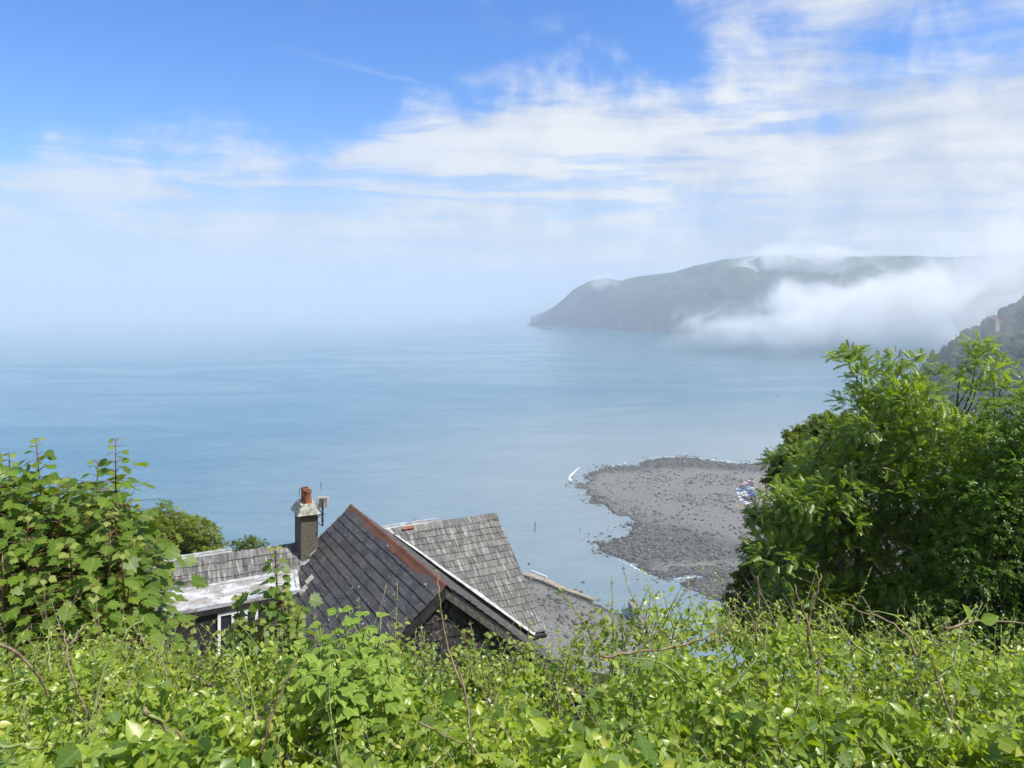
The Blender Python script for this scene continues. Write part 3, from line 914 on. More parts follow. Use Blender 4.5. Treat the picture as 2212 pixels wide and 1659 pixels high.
def build_antenna():
    base = at(697, 1136, 21.05)
    a = empty('panel_antenna', base, R(HROT - 24))
    tag(a, 'white square panel antenna on a black pole bracketed to the chimney', 'antenna')
    s = 21.05 / F
    bm = bmesh.new()
    tube(bm, [(0, 0, 0), (0, 0, 46 * s)], .022, seg=8)
    for z in (.12, .30, .44):
        tube(bm, [(0, 0, z), (0, 0, z + .05)], .032, seg=8)
    bm_obj('pole', bm, M_BLACK, a)
    bm = bmesh.new()
    hw = 12.5 * s
    box_bm(bm, -hw, hw, .05, .085, 38 * s, 62 * s)
    bmesh.ops.bevel(bm, geom=[e for e in bm.edges], offset=.012, segments=2, affect='EDGES')
    p = bm_obj('panel', bm, M_PANEL, a)
    bm = bmesh.new()
    for sx in (-1, 1):
        box_bm(bm, sx * .085 - .005, sx * .085 + .005, .040, .0495, 42 * s, 58 * s)
        box_bm(bm, min(sx * .03, sx * .0795), max(sx * .03, sx * .0795), .040, .0495, 57 * s, 58 * s)
    bm_obj('groove', bm, M_TIMBER, p)
    bm = bmesh.new()
    box_bm(bm, -.03, .03, -.02, .049, 47 * s, 59 * s)
    bm_obj('clamp', bm, M_TIMBER, a)
    bm = bmesh.new()
    c0 = Vector((-.17, .05, 11 * s))
    tube(bm, [(.03, 0, .03), (-.08, .02, .03), c0 + Vector((0, 0, -.0)), (-.08, .02, 24 * s), (.03, 0, 24 * s)], .013, seg=6)
    tube(bm, [(.0, -.02, .0), (.0, -.02, .06)], .03, seg=6)
    bm_obj('bracket', bm, M_RUST, a)
    bm = bmesh.new()
    tube(bm, [(-.10, .045, 40 * s), (-.10, .02, 34 * s), (-.06, .01, 30 * s), (-.03, 0, 20 * s), (-.03, 0, 8 * s)], .006, seg=5)
    bm_obj('cable', bm, M_BLACK, a)
build_antenna()
# ================================================================== shore: spit, near beach, harbour
def cp(px, py):      # outline read off an enlarged crop of the photo
    q = ground_at(1152 + px * .2645, 960 + py * .2645)
    return (q.x, q.y)
SPIT = [cp(*p) for p in ((2600, 165), (1830, 160), (1640, 150), (1450, 125), (1200, 112), (1000, 120), (850, 150), (700, 180), (560, 205), (470, 240), (420, 290), (410, 340),
        (450, 380), (470, 420), (520, 460), (600, 510), (650, 560), (760, 590), (810, 640), (760, 662), (850, 692), (780, 720), (680, 750), (600, 790), (540, 830), (600, 870),
        (700, 930), (800, 970), (860, 1010), (950, 1060), (1050, 1102), (1180, 1085), (1280, 1070), (1380, 1078), (1500, 1085), (3400, 1085))]
REEF = [cp(*p) for p in ((1180, 1143), (1300, 1108), (1400, 1078), (1500, 1070), (3400, 1070), (3400, 1560), (1900, 1420), (1700, 1330), (1560, 1290), (1400, 1232), (1300, 1190))]
NEAR = [cp(*p) for p in ((-500, 1010), (-100, 1055), (0, 1085), (110, 1122), (250, 1190), (400, 1245), (560, 1310), (640, 1342), (760, 1400), (860, 1450), (960, 1600), (1050, 2300), (-900, 2300))]
def signed_dist(px, py, poly):
    d = np.full(px.shape, 1e9)
    inside = np.zeros(px.shape, bool)
    n = len(poly)
    for i in range(n):
        ax, ay = poly[i]; bx, by = poly[(i + 1) % n]
        ex, ey = bx - ax, by - ay
        t = np.clip(((px - ax) * ex + (py - ay) * ey) / (ex * ex + ey * ey), 0, 1)
        d = np.minimum(d, np.hypot(px - ax - t * ex, py - ay - t * ey))
        c = ((ay > py) != (by > py))
        with np.errstate(divide='ignore', invalid='ignore'):
            xi = ax + (py - ay) / (by - ay if by != ay else 1e-9) * ex
        inside ^= c & (px < xi)
    return np.where(inside, d, -d)
def vnoise(x, y, s, seed=0.0, o=4):
    f = np.vectorize(lambda a, b: mnoise.fractal(Vector((a * s + seed, b * s - seed, seed)), 1.0, 2.0, o))
    return f(x, y)
def shore_sd(x, y):
    return np.maximum(np.maximum(signed_dist(x, y, SPIT), signed_dist(x, y, REEF)), signed_dist(x, y, NEAR))
def build_shore():
    m, g = new_mat('shingle')
    pos = g.n('ShaderNodeNewGeometry').outputs['Position']
    dark = g.n('ShaderNodeAttribute', attribute_name='dark').outputs['Fac']
    pz = g.n('ShaderNodeSeparateXYZ', {'Vector': pos}).outputs['Z']
    n = g.noise(pos, 0.75, 6, 0.78)
    f = g.noise(pos, 0.16, 6, 0.7)
    v = g.n('ShaderNodeTexVoronoi', {'Vector': pos, 'Scale': 0.75}).outputs['Color']
    vr = g.n('ShaderNodeSeparateColor', {'Color': v}).outputs[0]
    light = g.mix(g.ss(n, 0.35, 0.65), (0.080, 0.081, 0.075), (0.198, 0.197, 0.182))
    drk = g.mix(vr, (0.028, 0.028, 0.027), (0.125, 0.12, 0.11))
    k = g.m('ADD', dark, g.m('MULTIPLY', g.m('SUBTRACT', n, 0.5), 2.6))
    k = g.m('ADD', k, g.m('MULTIPLY', g.m('SUBTRACT', f, 0.5), 1.8))
    c = g.mix(g.ss(k, 0.25, 0.8), light, drk)
    c = g.mix(g.ss(pz, 0.35, 0.0), c, (0.028, 0.030, 0.031))
    p = principled(g, c, 0.9, 0.2, g.bump(n, 0.8, 0.6))
    out(g, p.outputs[0])
    x0, x1, y0, y1, st = -30.0, 420.0, 290.0, 745.0, 2.5
    xs, ys = np.arange(x0, x1, st), np.arange(y0, y1, st)
    GX, GY = np.meshgrid(xs, ys)
    sd = shore_sd(GX, GY)
    nz = vnoise(GX, GY, 0.03, 3.0, 5)
    ns = vnoise(GX, GY, 0.16, 7.0, 3)
    amp = np.where(GY < 440, .22, 1.0)
    edge = sd + (nz * 7 + ns * 3.0) * amp
    z = np.where(edge > 0, np.minimum(edge * 0.05, 2.4), np.maximum(edge * 0.10, -2.0)) + 0.12 * ns
    z = np.minimum(z, 2.6)
    # how bouldery: dark north rim, dark south half, pale gravel in between
    d = 1.2 * np.exp(-((GY - 690) / 38) ** 2) + 0.95 / (1 + np.exp((GY - 490 + nz * 25) / 16)) + 0.15
    d += 0.5 * np.exp(-(edge / 9) ** 2)
    d -= 1.1 * np.exp(-(((GX - 142) / 26) ** 2 + ((GY - 545) / 95) ** 2))
    d -= 0.8 * np.exp(-((GY - 612) / 26) ** 2)
    d -= 1.3 * np.exp(-(((GX - 105) / 45) ** 2 + ((GY - 422) / 9) ** 2))
    d = np.where(GY < 400, 0.20 + 0.3 * nz - 0.5 / (1 + np.exp((GY - 352) / 6)), d)
    d = np.where((GY < 425) & (GX > 85), 1.25, d)
    NXg, NYg = len(xs), len(ys)
    V = np.stack([GX.ravel(), GY.ravel(), z.ravel()], 1)
    idx = np.arange(NXg * NYg).reshape(NYg, NXg)
    keep = (edge[:-1, :-1] > -18)
    q = np.stack([idx[:-1, :-1], idx[:-1, 1:], idx[1:, 1:], idx[1:, :-1]], -1)[keep]
    o = mesh_obj('shingle_beach', V.tolist(), q.tolist(), m, smooth=True)
    a = o.data.attributes.new('dark', 'FLOAT', 'POINT')
    a.data.foreach_set('value', d.ravel())
    tag(o, 'grey shingle spit and beach curving out into the bay', kind='structure')
    # boulders, too many to count
    bm = bmesh.new(); bmesh.ops.create_icosphere(bm, subdivisions=1, radius=1.0)
    T = np.array([v.co[:] for v in bm.verts]); TF = np.array([[v.index for v in f.verts] for f in bm.faces]); bm.free()
    N = 150000
    X_, Y_ = rng.uniform(x0, x1, N), rng.uniform(y0, y1, N)
    ix, iy = ((X_ - x0) / st).astype(int).clip(0, NXg - 1), ((Y_ - y0) / st).astype(int).clip(0, NYg - 1)
    e, dd, zz = edge[iy, ix], d[iy, ix], z[iy, ix]
    vis = (X_ < Y_ * 0.345 + 8)
    pr = np.clip(dd, 0.26, 1.1) * 0.55
    pr = np.where(e < 0, np.exp(e / 5) * 0.30, pr)
    pr = pr * np.clip(.55 + 2.6 * (nz + .8 * ns)[iy, ix], .12, 1.6)
    k = vis & (rng.random(N) < pr) & (e > -14)
    X_, Y_, zz, e = X_[k], Y_[k], zz[k], e[k]
    n_ = len(X_)
    s = 0.38 + 1.0 * rng.random(n_) ** 3
    rot = rng.random(n_) * 6.28
    sx, sy, sz = s * rng.uniform(.8, 1.6, n_), s * rng.uniform(.7, 1.2, n_), s * rng.uniform(.45, .8, n_)
    P = T[None] * (1 + 0.25 * rng.standard_normal((n_, len(T), 1)).clip(-1.2, 1.2)) * np.stack([sx, sy, sz], 1)[:, None, :]
    c_, s_ = np.cos(rot)[:, None], np.sin(rot)[:, None]
    P = np.stack([P[..., 0] * c_ - P[..., 1] * s_ + X_[:, None], P[..., 0] * s_ + P[..., 1] * c_ + Y_[:, None], P[..., 2] + np.maximum(zz, -.15)[:, None] + 0.12], -1)
    mb, gb = new_mat('beach_boulder')
    rv = rnd_value(gb)
    nb = gb.noise(gb.n('ShaderNodeNewGeometry').outputs['Position'], 2.0, 4, 0.6)
    cb = gb.mix(gb.m('ADD', gb.m('MULTIPLY', rv, .8), gb.m('MULTIPLY', nb, .2)), (0.030, 0.031, 0.032), (0.155, 0.148, 0.138))
    out(gb, principled(gb, cb, 0.85, 0.25).outputs[0])
    me = bpy.data.meshes.new('beach_boulders')
    fast_mesh(me, P.reshape(-1, 3), (TF[None] + (np.arange(n_) * len(T))[:, None, None]).reshape(-1, 3))
    at_ = me.attributes.new('rnd', 'FLOAT', 'POINT'); at_.data.foreach_set('value', np.repeat(rng.random(n_), len(T)))
    me.materials.append(mb)
    tag(link(bpy.data.objects.new('beach_boulders', me)), 'dark boulders strewn over the shingle and in the shallows', kind='stuff')
    # ---- tan concrete edge of the near beach and the white rail beyond it
    mt = simple('tan_concrete', (0.20, 0.165, 0.12), (0.33, 0.28, 0.21), 0.4, 0.9, 0.2, 0.4, 0.1)
    ed = [cp(*p) for p in ((-60, 1066), (0, 1085), (110, 1122), (250, 1190), (400, 1245), (500, 1288))]
    bm = bmesh.new()
    for i in range(len(ed) - 1):
        a, b = Vector((*ed[i], 0)), Vector((*ed[i + 1], 0))
        nrm = Vector((-(b - a).y, (b - a).x, 0)).normalized()
        if nrm.y < 0: nrm = -nrm
        wd = [2.4, 2.2, 2.0, 1.6, 1.2, .8]
        prism_bm(bm, [a - nrm * wd[i] * 1.6 + Vector((0, 0, .6)), b - nrm * wd[i + 1] * 1.6 + Vector((0, 0, .6)), b + nrm * .6 + Vector((0, 0, .6)), a + nrm * .6 + Vector((0, 0, .6))], (0, 0, .9))
    tag(bm_obj('sea_wall', bm, mt), 'low tan sea wall edging the near shingle beach', 'wall')
    a, b = Vector((*cp(-20, 1066), 1.5)), Vector((*cp(108, 1118), 1.5))
    bm = bmesh.new()
    prism_bm(bm, [a, b, b + Vector((0, 0, 1.0)), a + Vector((0, 0, 1.0))], (0.3, .45, 0))
    tag(bm_obj('low_wall', bm, M_WHITE), 'short white-topped wall at the seaward end of the near beach', 'wall')
    # ---- harbour arm with a rounded head
    mc = simple('grey_concrete', (0.10, 0.098, 0.092), (0.23, 0.22, 0.205), 0.5, 0.9, 0.2, 0.5, 0.15)
    bm = bmesh.new()
    h0, h1 = ground_at(1367, 1303, 4.2), ground_at(1412, 1372, 4.2)
    ax = (h0 - h1).normalized(); sd_ = Vector((ax.y, -ax.x, 0)); w = 2.1
    loop = [h1 - sd_ * w, h0 - sd_ * w] + [h0 + ax * w * 1.4 * math.sin(t) - sd_ * w * math.cos(t) for t in np.linspace(.3, math.pi - .3, 9)] + [h0 + sd_ * w, h1 + sd_ * w]
    prism_bm(bm, loop, (0, 0, -6))
    o = bm_obj('harbour_arm', bm, mc)
    bm = bmesh.new()
    prism_bm(bm, [h1 - sd_ * w + Vector((0, 0, .01)), h0 - sd_ * w + Vector((0, 0, .01)), h0 - sd_ * (w - .6) + Vector((0, 0, .01)), h1 - sd_ * (w - .6) + Vector((0, 0, .01))], (0, 0, 1.1))
    for t0, t1 in zip(np.linspace(.0, math.pi, 9)[:-1], np.linspace(0, math.pi, 9)[1:]):
        q = [h0 + ax * (w * r) * math.sin(t) * 1.3 - sd_ * (w * r) * math.cos(t) + Vector((0, 0, .012)) for r, t in ((1, t0), (1, t1), (.72, t1), (.72, t0))]
        prism_bm(bm, q, (0, 0, 1.1))
    bm_obj('parapet', bm, mc, o)
    tag(o, 'concrete harbour arm with rounded head at the edge of the near beach', 'harbour wall')
    # ---- foam: breaking wavelets
    mf, gf = new_mat('sea_foam')
    out(gf, principled(gf, (0.62, 0.66, 0.68), 0.7, 0.2).outputs[0])
    V, Fc = [], []
    def ribbon(pts, wid, seed):
        n = 60
        P_ = [cp(*p) for p in pts]
        L = np.linspace(0, len(P_) - 1, n)
        for i, l in enumerate(L):
            a = int(min(l, len(P_) - 2)); f = l - a
            x = P_[a][0] * (1 - f) + P_[a + 1][0] * f; y = P_[a][1] * (1 - f) + P_[a + 1][1] * f
            x += 1.2 * fbm(i * .4, seed); y += 2.2 * fbm(i * .35, seed + 4)
            w_ = wid * max(0.0, .45 + 1.1 * fbm(i * .5, seed + 9)) * math.sin(math.pi * (i + .3) / n) ** .5
            V.append((x - w_, y - w_ * .6, .035)); V.append((x + w_, y + w_ * .6, .037))
            if i and fbm(i * .9, seed + 20) > -.12: 
                b_ = len(V)
                Fc.append((b_ - 4, b_ - 2, b_ - 1, b_ - 3))
    ribbon([(385, 180), (345, 215), (310, 250), (295, 275), (325, 310)], 2.3, 1.0)
    ribbon([(370, 190), (330, 230), (300, 262), (305, 290)], 1.5, 2.0)
    ribbon([(560, 198), (640, 180), (720, 158), (800, 140)], 1.3, 3.0)
    ribbon([(800, 138), (930, 112), (1080, 98), (1240, 98)], 1.0, 4.0)
    ribbon([(1180, 100), (1400, 112), (1600, 140), (1830, 158)], 1.1, 5.0)
    ribbon([(440, 380), (470, 430), (540, 480)], .9, 6.0)
    ribbon([(1080, 1110), (1200, 1095), (1330, 1082)], .6, 7.0)
    ribbon([(700, 940), (860, 1020), (960, 1075)], .5, 8.0)
    o = mesh_obj('surf_foam', V, Fc, mf)
    tag(o, 'thin white lines of surf around the spit', kind='stuff')

def fast_mesh(me, V, Fc):
    V = np.asarray(V, np.float32); Fc = np.asarray(Fc, np.int32)
    me.vertices.add(len(V)); me.vertices.foreach_set('co', V.ravel())
    k = Fc.shape[1]
    me.loops.add(Fc.size); me.loops.foreach_set('vertex_index', Fc.ravel())
    me.polygons.add(len(Fc)); me.polygons.foreach_set('loop_start', np.arange(0, Fc.size, k, dtype=np.int32))
    me.update(calc_edges=True)
build_shore()

# ================================================================== marker posts in the sea
def build_posts():
    mp = simple('dark_wet_timber', (0.018, 0.018, 0.018), (0.045, 0.042, 0.04), 1.0, 0.8, 0.2, 0.0)
    for (px, y0, y1, lab) in ((646.5, 1054, 1070, 'dark marker post standing in the sea just behind the chimney pots'),
                              (693, 1041, 1056, 'dark marker post standing in the sea above the panel antenna'),
                              (894.5, 1119, 1128, 'short dark post in the sea behind the grey roof with the orange patch'),
                              (1155.5, 1127, 1147, 'tall dark marker post alone in the water right of the house'),
                              (1253, 1139, 1148, 'small thin post in the water between the tall post and the spit')):
        b = ground_at(px, y1)
        h = (y1 - y0) / F * b.y
        bm = bmesh.new()
        r = .30 if y1 - y0 > 10 else .22
        tube(bm, [(0, 0, -1.0), (0.02, 0, h * .5), (0, 0, h)], r, r * .8, 7)
        tube(bm, [(0, 0, h), (0, 0, h + .12)], r * .95, r * .6, 7)
        o = bm_obj('marker_post', bm, mp)
        o.location = b
        tag(o, lab, 'post', 'marker posts in the sea')
build_posts()

# ================================================================== boats
def build_boats():
    hull_m = simple('dark_hull', (0.03, 0.04, 0.05), (0.05, 0.06, 0.07), 1.0, 0.5, 0.4, 0.0)
    cab_m = simple('boat_cabin', (0.05, 0.06, 0.07), (0.10, 0.11, 0.12), 1.0, 0.5, 0.4, 0.0)
    for (px, py, L, rz, lab) in ((745, 744, 8.5, .2, 'small dark boat on the open sea, nearer of two left of centre'),
                                 (698, 718, 16, .1, 'tiny grey boat farthest out on the hazy sea'),
                                 (1679, 855, 4.0, -.5, 'small dark boat on the water between the fog and the ash tree')):
        b = empty('boat', ground_at(px, py), rz)
        tag(b, lab, 'boat', 'small boats out in the bay')
        bm = bmesh.new()
        secs = []
        for t in np.linspace(0, 1, 9):
            w = .17 * L * min(1, (1 - t) * 2.6) ** .6 if t < 1 else 0.002
            sh = .10 * L + .07 * L * t * t
            x = (t - .5) * L
            secs.append([bm.verts.new(q) for q in ((x, -w, sh), (x, -w * .75, -.02 * L), (x, w * .75, -.02 * L), (x, w, sh))])
        for a, c in zip(secs, secs[1:]):
            for k in range(3): bm.faces.new((a[k], c[k], c[k + 1], a[k + 1]))
            bm.faces.new((a[3], c[3], c[0], a[0]))
        bm.faces.new(secs[0])
        bmesh.ops.recalc_face_normals(bm, faces=bm.faces)
        bm_obj('hull', bm, hull_m, b)
        bm = bmesh.new()
        prism_bm(bm, [(-.22 * L, -.10 * L, .10 * L), (.10 * L, -.10 * L, .10 * L), (.04 * L, -.08 * L, .26 * L), (-.20 * L, -.08 * L, .26 * L)], (0, .18 * L, 0))
        tube(bm, [(-.1 * L, 0, .26 * L), (-.1 * L, 0, .38 * L)], .01 * L, seg=5)
        bm_obj('cabin', bm, cab_m, b)
build_boats()

# ================================================================== parked cars
def build_cars():
    def paint(n, c):
        m, g = new_mat(n + '_car_paint')
        out(g, principled(g, c, 0.35, 0.5).outputs[0])
        return m
    cols = [('white', (.78, .78, .78), 9), ('silver', (.45, .46, .48), 7), ('dark grey', (.06, .06, .065), 6), ('blue', (.03, .09, .28), 5), ('red', (.42, .03, .03), 4), ('pale blue', (.32, .45, .58), 3), ('black', (.015, .015, .016), 4), ('maroon', (.20, .03, .05), 2)]
    tyre = simple('car_tyre', (.012, .012, .012), (.02, .02, .02), 2.0, .9, .2, 0.0)
    meshes = {}
    for (nm, c, w) in cols:
        bm = bmesh.new()
        prof = [(-2.1, .32), (2.1, .32), (2.15, .62), (2.05, .80), (1.15, .92), (.45, 1.42), (-1.1, 1.46), (-1.9, 1.0), (-2.15, .90)]
        prism_bm(bm, [(x, -.86, z) for x, z in prof], (0, 1.72, 0))
        nb = len(bm.faces)
        prism_bm(bm, [(.95, -.872, .96), (.36, -.872, 1.34), (-1.02, -.872, 1.37), (-1.62, -.872, 1.0)], (0, 1.744, 0))
        prism_bm(bm, [(1.16, -.74, .95), (.50, -.70, 1.39), (.50, .70, 1.39), (1.16, .74, .95)], (.03, 0, .03))
        ng = len(bm.faces)
        for x in (-1.35, 1.35):
            for y in (-.88, .72):
                tube(bm, [(x, y, .33), (x, y + .16, .33)], .33, seg=10)
        bm.faces.ensure_lookup_table()
        for i, f in enumerate(bm.faces):
            f.material_index = 0 if i < nb else (1 if i < ng else 2)
        me = bpy.data.meshes.new('parked_car'); bm.normal_update(); bm.to_mesh(me); bm.free()
        for m_ in (paint(nm, c), M_GLASS, tyre): me.materials.append(m_)
        meshes[nm] = me
    bag = [nm for nm, c, w in cols for _ in range(w)]
    r = random.Random(5)
    rows = []
    def cc(cx, cy):
        return ground_at((2800 + cx / 6.637) * .5486, (1850 + cy / 6.637) * .5486, 2.5)
    rows += [(cc(720, 500).lerp(cc(820, 890), t), .15, 'in the row nearest the shingle') for t in np.linspace(0, 1, 15)]
    rows += [(cc(905, 350).lerp(cc(800, 470), t), .45, 'in the short far row') for t in np.linspace(0, 1, 6)]
    rows += [(cc(1010, 270).lerp(cc(1060, 700), t), -.05, 'in the long inland row') for t in np.linspace(0, 1, 18)]
    rows += [(cc(850, 520).lerp(cc(930, 880), t), .2, 'in the middle row') for t in np.linspace(0, 1, 9)]
    rows += [(cc(1230, 520), .3, 'by the tree, farther one,'), (cc(1285, 570), .2, 'by the tree, nearer one,'), (cc(1040, 780), 1.2, 'parked crosswise at the near end'), (cc(970, 925), .1, 'second from the near end'), (cc(975, 955), .1, 'nearest the harbour')]
    for p, a, where in rows:
        nm = r.choice(bag)
        o = link(bpy.data.objects.new('parked_car', meshes[nm]))
        z = 2.45
        o.location = (p.x + r.uniform(-.5, .5), p.y + r.uniform(-.3, .3), z)
        o.rotation_euler = (0, 0, a + r.uniform(-.08, .08) + (math.pi if r.random() < .5 else 0))
        tag(o, f'{nm} car {where} in the shore car park' if ',' in where else f'{nm} car {where} of the shore car park', 'car', f'{nm} cars {where} of the shore car park')
    mt = simple('car_park_gravel', (0.12, 0.105, 0.085), (0.22, 0.195, 0.16), 0.3, .95, .1, .3, .1)
    a, b, c, d = cc(600, 980), cc(640, 440), cc(1000, 200), cc(2600, 200)
    e = cc(2600, 980)
    tag(mesh_obj('car_park', [(q.x, q.y, z_) for z_ in (2.46, 1.2) for q in (a, b, c, d, e)], [(4, 3, 2, 1, 0)] + [(i, (i + 1) % 5, (i + 1) % 5 + 5, i + 5) for i in range(5)], mt), 'beige gravel car park at the top of the shingle', kind='structure')
build_cars()

# ================================================================== hillside under everything
def hill_h(x, y):
    """ground depth below the eye"""
    h = float(np.interp(y, [-30, 0.8, 1.3, 3.6, 5.5, 9, 12.5, 16, 25.5, 34, 60, 120, 200, 262, 300],
                        [1.62, 1.62, 1.75, 2.5, 4.0, 7.4, 10.6, 12.3, 12.6, 17, 34, 73, 120, 150.2, 153]))
    return h
def build_hillside():
    m, g = new_mat('hillside_earth_and_litter')
    pos = g.n('ShaderNodeNewGeometry').outputs['Position']
    n = g.noise(pos, 1.1, 7, 0.65)
    c = g.mix(g.ss(n, 0.35, 0.65), (0.018, 0.026, 0.008), (0.05, 0.06, 0.02))
    out(g, principled(g, c, 0.95, 0.1, g.bump(n, 0.6, 0.1)).outputs[0])
    ys = np.concatenate([np.arange(-30, 0, 5), np.arange(0, 8, .4), np.arange(8, 30, 1.0), np.arange(30, 300, 6)])
    V, Fc = [], []
    NX = 90
    for y in ys:
        for i in range(NX):
            t = (i / (NX - 1)) * 2 - 1
            x = t * (14 + abs(y) * 1.4)
            z = H - hill_h(x, y)
            z += 0.5 * fbm(x * .25, y * .25, 3) * min(1, max(0, (y - 26) / 10)) * 3
            V.append((x, y, z))
    for j in range(len(ys) - 1):
        for i in range(NX - 1):
            a = j * NX + i
            Fc.append((a, a + 1, a + 1 + NX, a + NX))
    tag(mesh_obj('hillside', V, Fc, m, smooth=True), 'steep bank of earth and leaf litter falling away to the shore', kind='structure')
build_hillside()

# ================================================================== wooded hill across the valley
def build_wooded_hill():
    m, g = new_mat('woodland_floor')
    pos = g.n('ShaderNodeNewGeometry').outputs['Position']
    n = g.noise(pos, 0.05, 6, 0.6)
    out(g, principled(g, g.mix(g.ss(n, .35, .65), (0.03, 0.045, 0.018), (0.07, 0.085, 0.035)), .95, .1).outputs[0])
    crest = [(1890, 915), (1940, 860), (2000, 797), (2050, 752), (2090, 725), (2130, 702), (2160, 682), (2212, 652), (2300, 612), (2420, 570), (2600, 540)]
    DC, DF = 1020.0, 640.0
    V, Fc = [], []
    NX, NR = 70, 26
    def zat(px, t):
        zc = max(1.0, H - (interp(px, crest) - HY) / F * DC)
        return zc * min(1.0, (0.12 + 0.88 * t ** 0.8))
    for i in range(NX):
        px = 1880 + 720 * i / (NX - 1)
        for j in range(NR):
            t = j / (NR - 1)
            d = DF + (DC - DF) * t
            px_ = px + 40 * (1 - t)
            z = zat(px, t) + 5 * fbm(px * .03, d * .01, 2)
            V.append(((px_ - CX) / F * d, d, z if j else -3))
    for i in range(NX - 1):
        for j in range(NR - 1):
            a = i * NR + j
            Fc.append((a, a + NR, a + NR + 1, a + 1))
    tag(mesh_obj('wooded_hill', V, Fc, m, smooth=True), 'steep wooded hill across the valley under drifting mist', kind='structure')
    bm = bmesh.new(); bmesh.ops.create_icosphere(bm, subdivisions=2, radius=1.0)
    T = np.array([v.co[:] for v in bm.verts]); TF = np.array([[v.index for v in f.verts] for f in bm.faces]); bm.free()
    PV, PF, PR = [], [], []
    r = random.Random(3)
    for k in range(1250):
        px = 1900 + 420 * r.random() ** 1.0
        t = r.random() ** .7
        d = DF + (DC - DF) * t
        z = zat(px, t)
        x = (px + 40 * (1 - t) - CX) / F * d
        s = r.uniform(3.2, 7.5)
        off = r.random() * 90
        nn = np.array([mnoise.fractal(Vector((p[0] * 1.5 + off, p[1] * 1.5, p[2] * 1.5)), 1, 2, 3) for p in T])
        P = T * (1 + .38 * nn[:, None]) * np.array([s, s, s * r.uniform(.8, 1.25)]) + np.array([x, d, z + s * .45])
        PF.append(TF + len(T) * len(PV)); PV.append(P); PR.append(np.full(len(T), r.random()))
    mw, gw = new_mat('far_woodland_canopy')
    rv = rnd_value(gw)
    nw = gw.noise(gw.n('ShaderNodeNewGeometry').outputs['Position'], .5, 5, .7)
    cw = gw.mix(gw.m('ADD', gw.m('MULTIPLY', rv, .7), gw.m('MULTIPLY', nw, .3)), (0.012, 0.024, 0.009), (0.045, 0.068, 0.022))
    out(gw, principled(gw, cw, .95, .1, gw.bump(nw, 1.0, 2.0)).outputs[0])
    me = bpy.data.meshes.new('woodland')
    fast_mesh(me, np.concatenate(PV), np.concatenate(PF))
    a = me.attributes.new('rnd', 'FLOAT', 'POINT'); a.data.foreach_set('value', np.concatenate(PR))
    me.materials.append(mw)
    tag(link(bpy.data.objects.new('woodland', me)), 'mixed broadleaf wood covering the hill across the valley', kind='stuff')
    # pale hotel half hidden among those trees
    mwal = simple('cream_render', (0.24, 0.23, 0.205), (0.32, 0.30, 0.27), .5, .9, .2, 0.0)
    mrf = simple('pinkish_roof', (0.20, 0.14, 0.12), (0.27, 0.19, 0.165), .5, .8, .2, 0.0)
    for (px, py, w, h, lab) in ((2146, 690, 6.5, 5, 'pale gabled house high among the trees on the misty hillside'),):
        d = 905.0
        p = at(px, py, d)
        hs = empty('hillside_house', (p.x, p.y, p.z - 5), .4)
        tag(hs, lab, 'house')
        bm = bmesh.new()
        box_bm(bm, -w / 2, w / 2, -5, 5, -9, h)
        prism_bm(bm, [(-w / 2, -5, h), (w / 2, -5, h), (0, -5, h + 3)], (0, 10, 0))
        bm_obj('wall', bm, mwal, hs)
        bm = bmesh.new()
        for s_ in (-1, 1):
            prism_bm(bm, [(s_ * (w / 2 + .5), -5.4, h - .3), (0, -5.4, h + 3.1), (0, 5.4, h + 3.1), (s_ * (w / 2 + .5), 5.4, h - .3)], (0, 0, .3))
        bm_obj('roof', bm, mrf, hs)
        for i in range(2):
            for j in range(2):
                bm = bmesh.new()
                x = -w / 4 + i * w / 2
                box_bm(bm, x - .5, x + .5, -5.08, -4.9, h - 2 - j * 2.6, h - .7 - j * 2.6)
                bm_obj('window', bm, M_GLASS, hs)
build_wooded_hill()
# ================================================================== vegetation
def leaf_mat(name, c_dark, c_light, trans=(0.25, 0.42, 0.03), tamt=0.35, rough=0.42, spec=0.45, vein=0.0, yellow=None):
    m, g = new_mat(name)
    rv = rnd_value(g)
    pos = g.n('ShaderNodeNewGeometry').outputs['Position']
    n = g.noise(pos, 3.0, 3, 0.6)
    big = g.noise(pos, 0.9, 3, 0.6, 0.5)
    f = g.m('ADD', g.m('ADD', g.m('MULTIPLY', rv, 0.62), g.m('MULTIPLY', n, 0.25)), g.m('MULTIPLY', g.m('SUBTRACT', big, 0.42), 1.1), clamp=True)
    c = g.mix(f, c_dark, c_light)
    if yellow:
        c = g.mix(g.m('GREATER_THAN', rv, yellow[0]), c, yellow[1])
    if vein:
        u = g.n('ShaderNodeSeparateXYZ', {'Vector': g.n('ShaderNodeUVMap', uv_map='UVMap').outputs[0]})
        d = g.m('ABSOLUTE', g.m('SUBTRACT', u.outputs['X'], 0.5))
        mid = g.ss(d, 0.035, 0.012)
        w = g.m('FRACT', g.m('MULTIPLY', g.m('SUBTRACT', u.outputs['Y'], g.m('MULTIPLY', d, 0.7)), 6.0))
        side = g.m('MULTIPLY', g.ss(g.m('ABSOLUTE', g.m('SUBTRACT', w, 0.5)), 0.10, 0.03), 0.6)
        c = g.mix(g.m('MULTIPLY', g.m('MAXIMUM', mid, side), vein), c, tuple(min(1, x * 1.9 + .03) for x in c_light))
    p = principled(g, c, rough, spec)
    t = g.n('ShaderNodeBsdfTranslucent', {'Color': g.mix(f, tuple(x * .75 for x in trans), trans)})
    s = g.n('ShaderNodeMixShader', {0: tamt, 1: p.outputs[0], 2: t.outputs[0]})
    out(g, s.outputs[0])
    return m
M_BARK = simple('grey_green_bark', (0.05, 0.045, 0.035), (0.13, 0.12, 0.095), 9.0, .9, .2, .5, .01)
